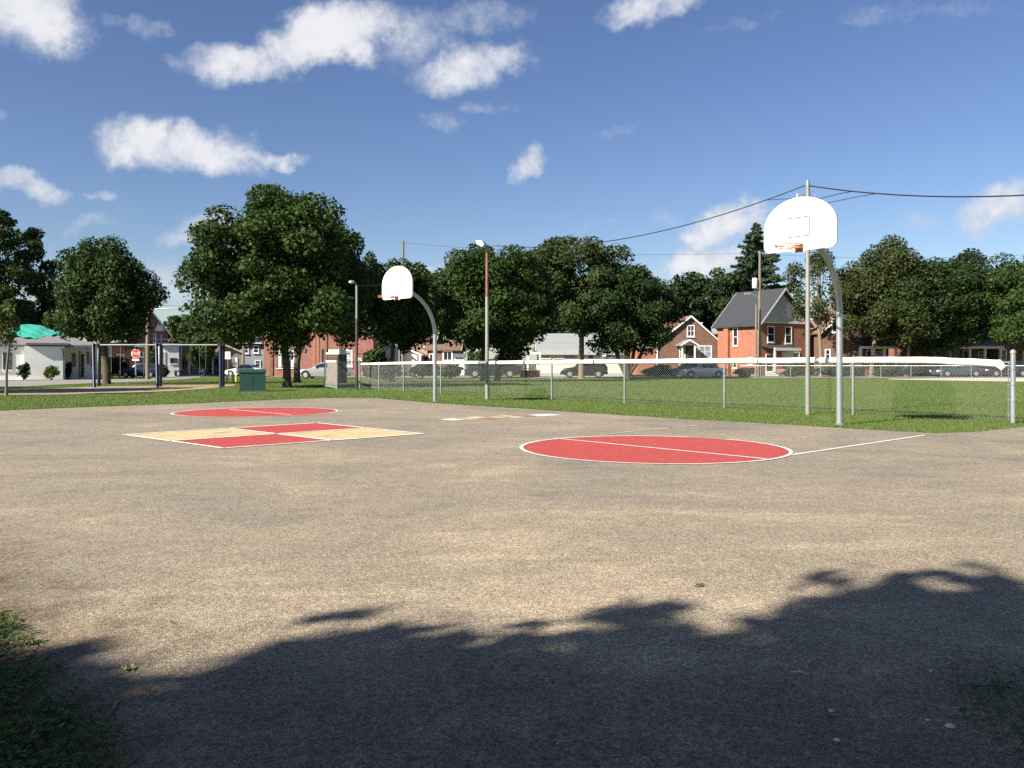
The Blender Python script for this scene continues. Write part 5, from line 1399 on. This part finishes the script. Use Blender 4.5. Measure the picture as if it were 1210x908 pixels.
wood_pole('shorter wooden stub pole left beside the transformer pole', 893.2, 82.4, 360, .13)
wood_pole('wooden pole with curved street lamp arm behind the swing set', 174.5, 72, 364, .19, None, False, (2.1, 0, zU(364.5, 72), zU(367.5, 72)))
wood_pole('thin wooden pole rising behind the right end of the swing set', 261, 100, 374, .14)
wood_pole('wooden pole whose top shows above the tree behind the farther hoop', 476, 86, 285, .17)
wood_pole('leaning grey wooden pole among bushes left of the grey house', 287.5, 92, 409, .17)
def wire(label, a, b, sag, r=.014): return cable(label, curve_pts(a, b, sag, 16), r, 'street wires')
pU = (hx(897.5, dU), dU); pK = (hx(476, 86), 86.); pS = (hx(174.5, 72), 72.)
wire('faint upper street wire from the transformer pole left to the pole behind the farther hoop', (*pU, hz(299, dU)), (*pK, hz(287, 86)), .6, .012)
wire('lower street wire from the transformer pole left to the pole behind the farther hoop', (*pU, hz(344, dU)), (*pK, hz(330, 86)), .8, .012)
wire('street wire from the transformer pole right toward the edge of the picture', (*pU, hz(300, dU)), (hx(1290, 80), 80, hz(296, 80)), .6, .012)
wire('service wire from the transformer pole to the orange brick house eave', (*pU, hz(372, dU)), (hx(868, 96), 96, hz(383, 96)), .3, .012)
wire('dark street wire from the lamp arm pole right into the largest maple', (*pS, hz(360, 72)), (hx(420, 90), 90, hz(356, 90)), .5, .012)
wire('thin street wire from the lamp arm pole up left behind the rounded maple', (*pS, hz(365, 72)), (hx(-60, 62), 62, hz(268, 62)), .5, .012)

# ------------------------------------------------------------------ vehicles
TYRE = mat('tyre rubber', (.020, .020, .021), .85, .2, 20); RIM = mat('alloy rim', (.45, .46, .47), .35, .1, 9, metal=.6)
AUTOG = glass_mat('car glass', (.016, .02, .024)); HEADL = mat('headlamp lens', (.62, .64, .66), .15, .05, 9); TAILL = mat('tail lamp red', (.35, .02, .02), .25, .1, 9); UNDER = mat('underbody black', (.012, .012, .012), .8)
def paint(name, c, metal=.0):
    m = mat(name, c, .28, .03, 2, metal=metal, spec=.6)
    m.node_tree.nodes['Principled BSDF'].inputs['Coat Weight'].default_value = .5
    return m
KIND = {  # stations along the body: x, sill z, belt z, roof z (or None), half width at the belt, half width at the roof
    'sedan': (4.6, .33, [(-2.30, .42, .62, None, .62, 0), (-2.2, .26, .70, None, .78, 0), (-1.9, .2, .76, None, .87, 0), (-1.25, .2, .86, None, .90, 0), (-.95, .2, .92, .93, .90, .76), (-.25, .2, .95, 1.38, .90, .62), (.35, .2, .96, 1.43, .90, .62), (.95, .2, .98, 1.36, .90, .61), (1.60, .2, 1.0, 1.01, .88, .70), (2.1, .24, .98, None, .84, 0), (2.28, .36, .86, None, .70, 0)], (-1.42, 1.36)),
    'suv': (4.55, .36, [(-2.27, .46, .72, None, .64, 0), (-2.15, .3, .84, None, .80, 0), (-1.8, .26, .92, None, .88, 0), (-1.2, .26, 1.00, None, .91, 0), (-.98, .26, 1.04, 1.05, .91, .78), (-.35, .26, 1.07, 1.60, .91, .68), (.4, .26, 1.08, 1.68, .91, .68), (1.3, .26, 1.10, 1.64, .90, .67), (1.85, .28, 1.13, 1.50, .88, .66), (2.18, .34, 1.14, 1.15, .84, .72), (2.26, .42, 1.02, None, .74, 0)], (-1.38, 1.36)),
    'pickup': (5.5, .40, [(-2.75, .5, .86, None, .74, 0), (-2.62, .36, 1.02, None, .88, 0), (-2.2, .34, 1.08, None, .95, 0), (-1.35, .34, 1.14, None, .97, 0), (-1.15, .34, 1.16, 1.17, .97, .84), (-.65, .34, 1.18, 1.76, .97, .72), (.1, .34, 1.19, 1.84, .97, .72), (.72, .34, 1.2, 1.78, .97, .72), (.85, .34, 1.2, 1.21, .97, .84), (.95, .34, 1.12, None, .97, 0), (2.6, .34, 1.14, None, .96, 0), (2.74, .45, 1.10, None, .90, 0)], (-1.75, 1.6)),
}
def vehicle(name, label, kind, px, d, pm, rz=0, flip=False, cat='car', scale=1.0, group='vehicles parked by the park'):
    L, wr, st, ax = KIND[kind]; t = thing(name, label, cat, (hx(px, d), d, gz(d) + .02), R(rz + (180 if flip else 0)), group)
    S = scale; n = len(st); V = []; F = []
    for (x, zs, zb, zr, wb, wt) in st:
        ze = .5 * (zs + zb)
        V += [(x, -wb * .9, zs), (x, -wb, ze), (x, -wb * .985, zb - .05), (x, -wb * .93, zb), (x, wb * .93, zb), (x, wb * .985, zb - .05), (x, wb, ze), (x, wb * .9, zs)]
    for i in range(n - 1):
        for k in range(8): F.append((i * 8 + k, i * 8 + (k + 1) % 8, (i + 1) * 8 + (k + 1) % 8, (i + 1) * 8 + k))
    F += [tuple(range(8)), tuple((n - 1) * 8 + k for k in range(7, -1, -1))]
    mb = MB(); mb.add([(x * S, y * S, z * S) for x, y, z in V], F); body = mb.build('body', pm, t, True)
    # greenhouse: painted roof shell carried on dark glass sides
    cab = [s for s in st if s[3]]; V = []; F = []
    for (x, zs, zb, zr, wb, wt) in cab: V += [(x, -wb * .92, zb - .01), (x, -wt, zr - .05), (x, -wt * .85, zr), (x, wt * .85, zr), (x, wt, zr - .05), (x, wb * .92, zb - .01)]
    m_ = len(cab)
    for i in range(m_ - 1):
        for k in range(6): F.append((i * 6 + k, i * 6 + (k + 1) % 6, (i + 1) * 6 + (k + 1) % 6, (i + 1) * 6 + k))
    F += [tuple(range(6)), tuple((m_ - 1) * 6 + k for k in range(5, -1, -1))]
    mb = MB(); mb.add([(x * S, y * S, z * S) for x, y, z in V], F); mb.build('cabin', pm, t, True)
    def lerp(x):
        for a, b in zip(cab[:-1], cab[1:]):
            if a[0] <= x <= b[0]: f = (x - a[0]) / (b[0] - a[0]); return [a[k] + (b[k] - a[k]) * f for k in range(6)]
        return list(cab[-1] if x > cab[-1][0] else cab[0])
    xa, xb = cab[0][0], cab[-1][0]; xm = (cab[1][0] + cab[-2][0]) / 2
    for s in (-1, 1):
        for (a, b) in ((xa + .38, xm - .04), (xm + .04, xb - .32)):
            P = []
            for x in np.linspace(a, b, 5):
                q0 = lerp(x); w0, w1 = q0[4] * .92, q0[5]; z0, z1 = q0[2] + .03, q0[3] - .09
                if z1 < z0 + .02: z1 = z0 + .02
                P.append(((x, s * (w0 + .016), z0), (x, s * (w0 + (w1 - w0) * (z1 - z0) / max(q0[3] - .04 - q0[2], .1) + .016), z1)))
            V = [p[0] for p in P] + [p[1] for p in P] ; k = len(P)
            V += [(x, y - s * .02, z) for x, y, z in V]
            F = [(i, i + 1, k + i + 1, k + i) for i in range(k - 1)]
            mb = MB(); mb.add([(x * S, y * S, z * S) for x, y, z in V], F); mb.build('side_window', AUTOG, t)
    for (a, b, nm, e) in ((cab[0], cab[1], 'windscreen', -.02), (cab[-1], cab[-2], 'rear_window', .02)):
        f0, f1 = .08, .9; P = []
        for f in (f0, f1):
            x = a[0] + (b[0] - a[0]) * f; z = a[3] + (b[3] - a[3]) * f; w = (a[5] + (b[5] - a[5]) * f) * .84; P += [(x + e, -w, z + .012), (x + e, w, z + .012)]
        mb = MB(); mb.add([(x * S, y * S, z * S) for x, y, z in P], [(0, 1, 3, 2)]); mb.build(nm, AUTOG, t)
    wmax = max(s[4] for s in st)
    for x in ax:
        for s in (-1, 1):
            y0 = s * (wmax - .20); mb = MB()
            mb.v = []; prof = [(wr * .62, -.02), (wr * .93, -.02), (wr, .03), (wr, .17), (wr * .93, .215), (wr * .62, .205)]
            k = MB(); k.lathe(prof, 18); k.v = [(vx, s * vz, vy) for vx, vy, vz in k.v]; k.v = [((vx + x) * S, (vy + y0) * S, (vz + wr) * S) for vx, vy, vz in k.v]
            wh = k.build('wheel', TYRE, t, True)
            k = MB(); k.lathe([(wr * .60, .15), (wr * .60, .218), (wr * .5, .212), (wr * .2, .222), (wr * .05, .225)], 14); k.v = [((vx + x) * S, (s * vz + y0) * S, (vy + wr) * S) for vx, vy, vz in k.v]; k.build('rim', RIM, wh)
            k = MB(); n2 = 14; ring = [(x + (wr + .07) * math.cos(a), s * (wmax + .006), wr + (wr + .07) * math.sin(a)) for a in np.linspace(0, math.pi, n2)]
            ring2 = [(a_, b_ - s * .08, c_) for a_, b_, c_ in ring]
            k.add([(p[0] * S, p[1] * S, p[2] * S) for p in ring + ring2 + [(x, s * (wmax + .006), wr * .8)]], [(i, i + 1, n2 + i + 1, n2 + i) for i in range(n2 - 1)] + [(2 * n2, i + 1, i) for i in range(n2 - 1)]); k.build('wheel_arch', UNDER, t, fix=False)
    x0 = st[0][0]; x1 = st[-1][0]; zl = st[1][2] - .12
    for s in (-1, 1):
        mb = MB(); mb.cbox((x0 - .01) * S, (x0 + .30) * S, min(s * .52, s * .80) * S, max(s * .52, s * .80) * S, (zl - .07) * S, (zl + .07) * S, .02); mb.build('headlight', HEADL, t)
        mb = MB(); zz = st[-2][2] - .2; mb.cbox((x1 - .16) * S, (x1 + .01) * S, min(s * .56, s * .78) * S, max(s * .56, s * .78) * S, (zz - .08) * S, (zz + .08) * S, .02); mb.build('tail_light', TAILL, t)
        mb = MB(); c0 = cab[0]; mb.cbox((c0[0] + .42) * S, (c0[0] + .56) * S, min(s * (wmax - .02), s * (wmax + .15)) * S, max(s * (wmax - .02), s * (wmax + .15)) * S, (c0[2] + .06) * S, (c0[2] + .18) * S, .02); mb.build('door_mirror', pm, t)
        for xx in (xm, xm + .95 if kind != 'pickup' else xm + .6):
            pass
        mb = MB(); mb.box((xm + .12) * S, (xm + .28) * S, min(s * wmax, s * (wmax + .025)) * S, max(s * wmax, s * (wmax + .025)) * S, .82 * S, .86 * S); mb.build('door_handle', pm, t)
    mb = MB(); mb.cbox((x0 - .05) * S, (x0 + .15) * S, -.66 * S, .66 * S, .30 * S, .46 * S, .03); mb.build('front_bumper', UNDER if kind != 'sedan' else pm, t)
    mb = MB(); mb.cbox((x1 - .15) * S, (x1 + .05) * S, -.68 * S, .68 * S, .34 * S, .52 * S, .03); mb.build('rear_bumper', UNDER if kind != 'sedan' else pm, t)
    mb = MB(); mb.box((x0 - .012) * S, (x0 + .1) * S, -.42 * S, .42 * S, .52 * S, .66 * S); mb.build('grille', UNDER, t)
    mb = MB(); mb.box((st[2][0]) * S, (st[-3][0]) * S, -(wmax - .12) * S, (wmax - .12) * S, .17 * S, .4 * S); mb.build('underbody', UNDER, t)
    if kind == 'pickup':
        mb = MB(); mb.box(1.0 * S, 2.6 * S, -.78 * S, .78 * S, 1.115 * S, 1.16 * S); mb.build('bed_cover', UNDER, t)
    return t
SILV = paint('silver paint', (.62, .63, .64), .2); BLK = paint('black paint', (.012, .013, .015)); CHAR = paint('charcoal paint', (.022, .023, .026)); BLUE = paint('dark blue paint', (.012, .022, .06)); WHT_P = paint('white car paint', (.72, .72, .71)); SLATE = paint('slate blue paint', (.04, .055, .08))
vehicle('silver_sedan', 'silver car parked in front of the brick hall beside the maples', 'sedan', 383.5, 76, paint('pewter paint', (.36, .37, .38), .3), -6, scale=1.05)
vehicle('black_pickup', 'black pickup truck parked under the broad maples', 'pickup', 583, 80, CHAR, 0, cat='pickup', scale=1.0)
vehicle('black_crossover', 'black crossover parked in front of the cream white bungalow', 'suv', 690, 80, BLK, -4, scale=1.0)
vehicle('silver_sedan', 'silver sedan parked in front of the brown brick house', 'sedan', 830, 80, SILV, 4, scale=.97)
vehicle('blue_sedan', 'dark blue sedan half hidden behind the silver sedan', 'sedan', 811, 87, BLUE, 0, scale=1.0)
vehicle('slate_sedan', 'slate blue sedan behind the distant fence before the porch houses', 'sedan', 1131, 84.5, SLATE, 0, scale=1.05)
vehicle('charcoal_crossover', 'charcoal crossover behind the distant fence nearest the end post', 'suv', 1187, 84, CHAR, 0, scale=1.0)
vehicle('blue_crossover', 'dark blue crossover parked below the gabled house behind the wooden lamp pole', 'suv', 167, 80, BLUE, 0, scale=.85)
vehicle('white_sedan', 'white sedan parked before the grey house', 'sedan', 290, 88, WHT_P, -12, scale=.9)
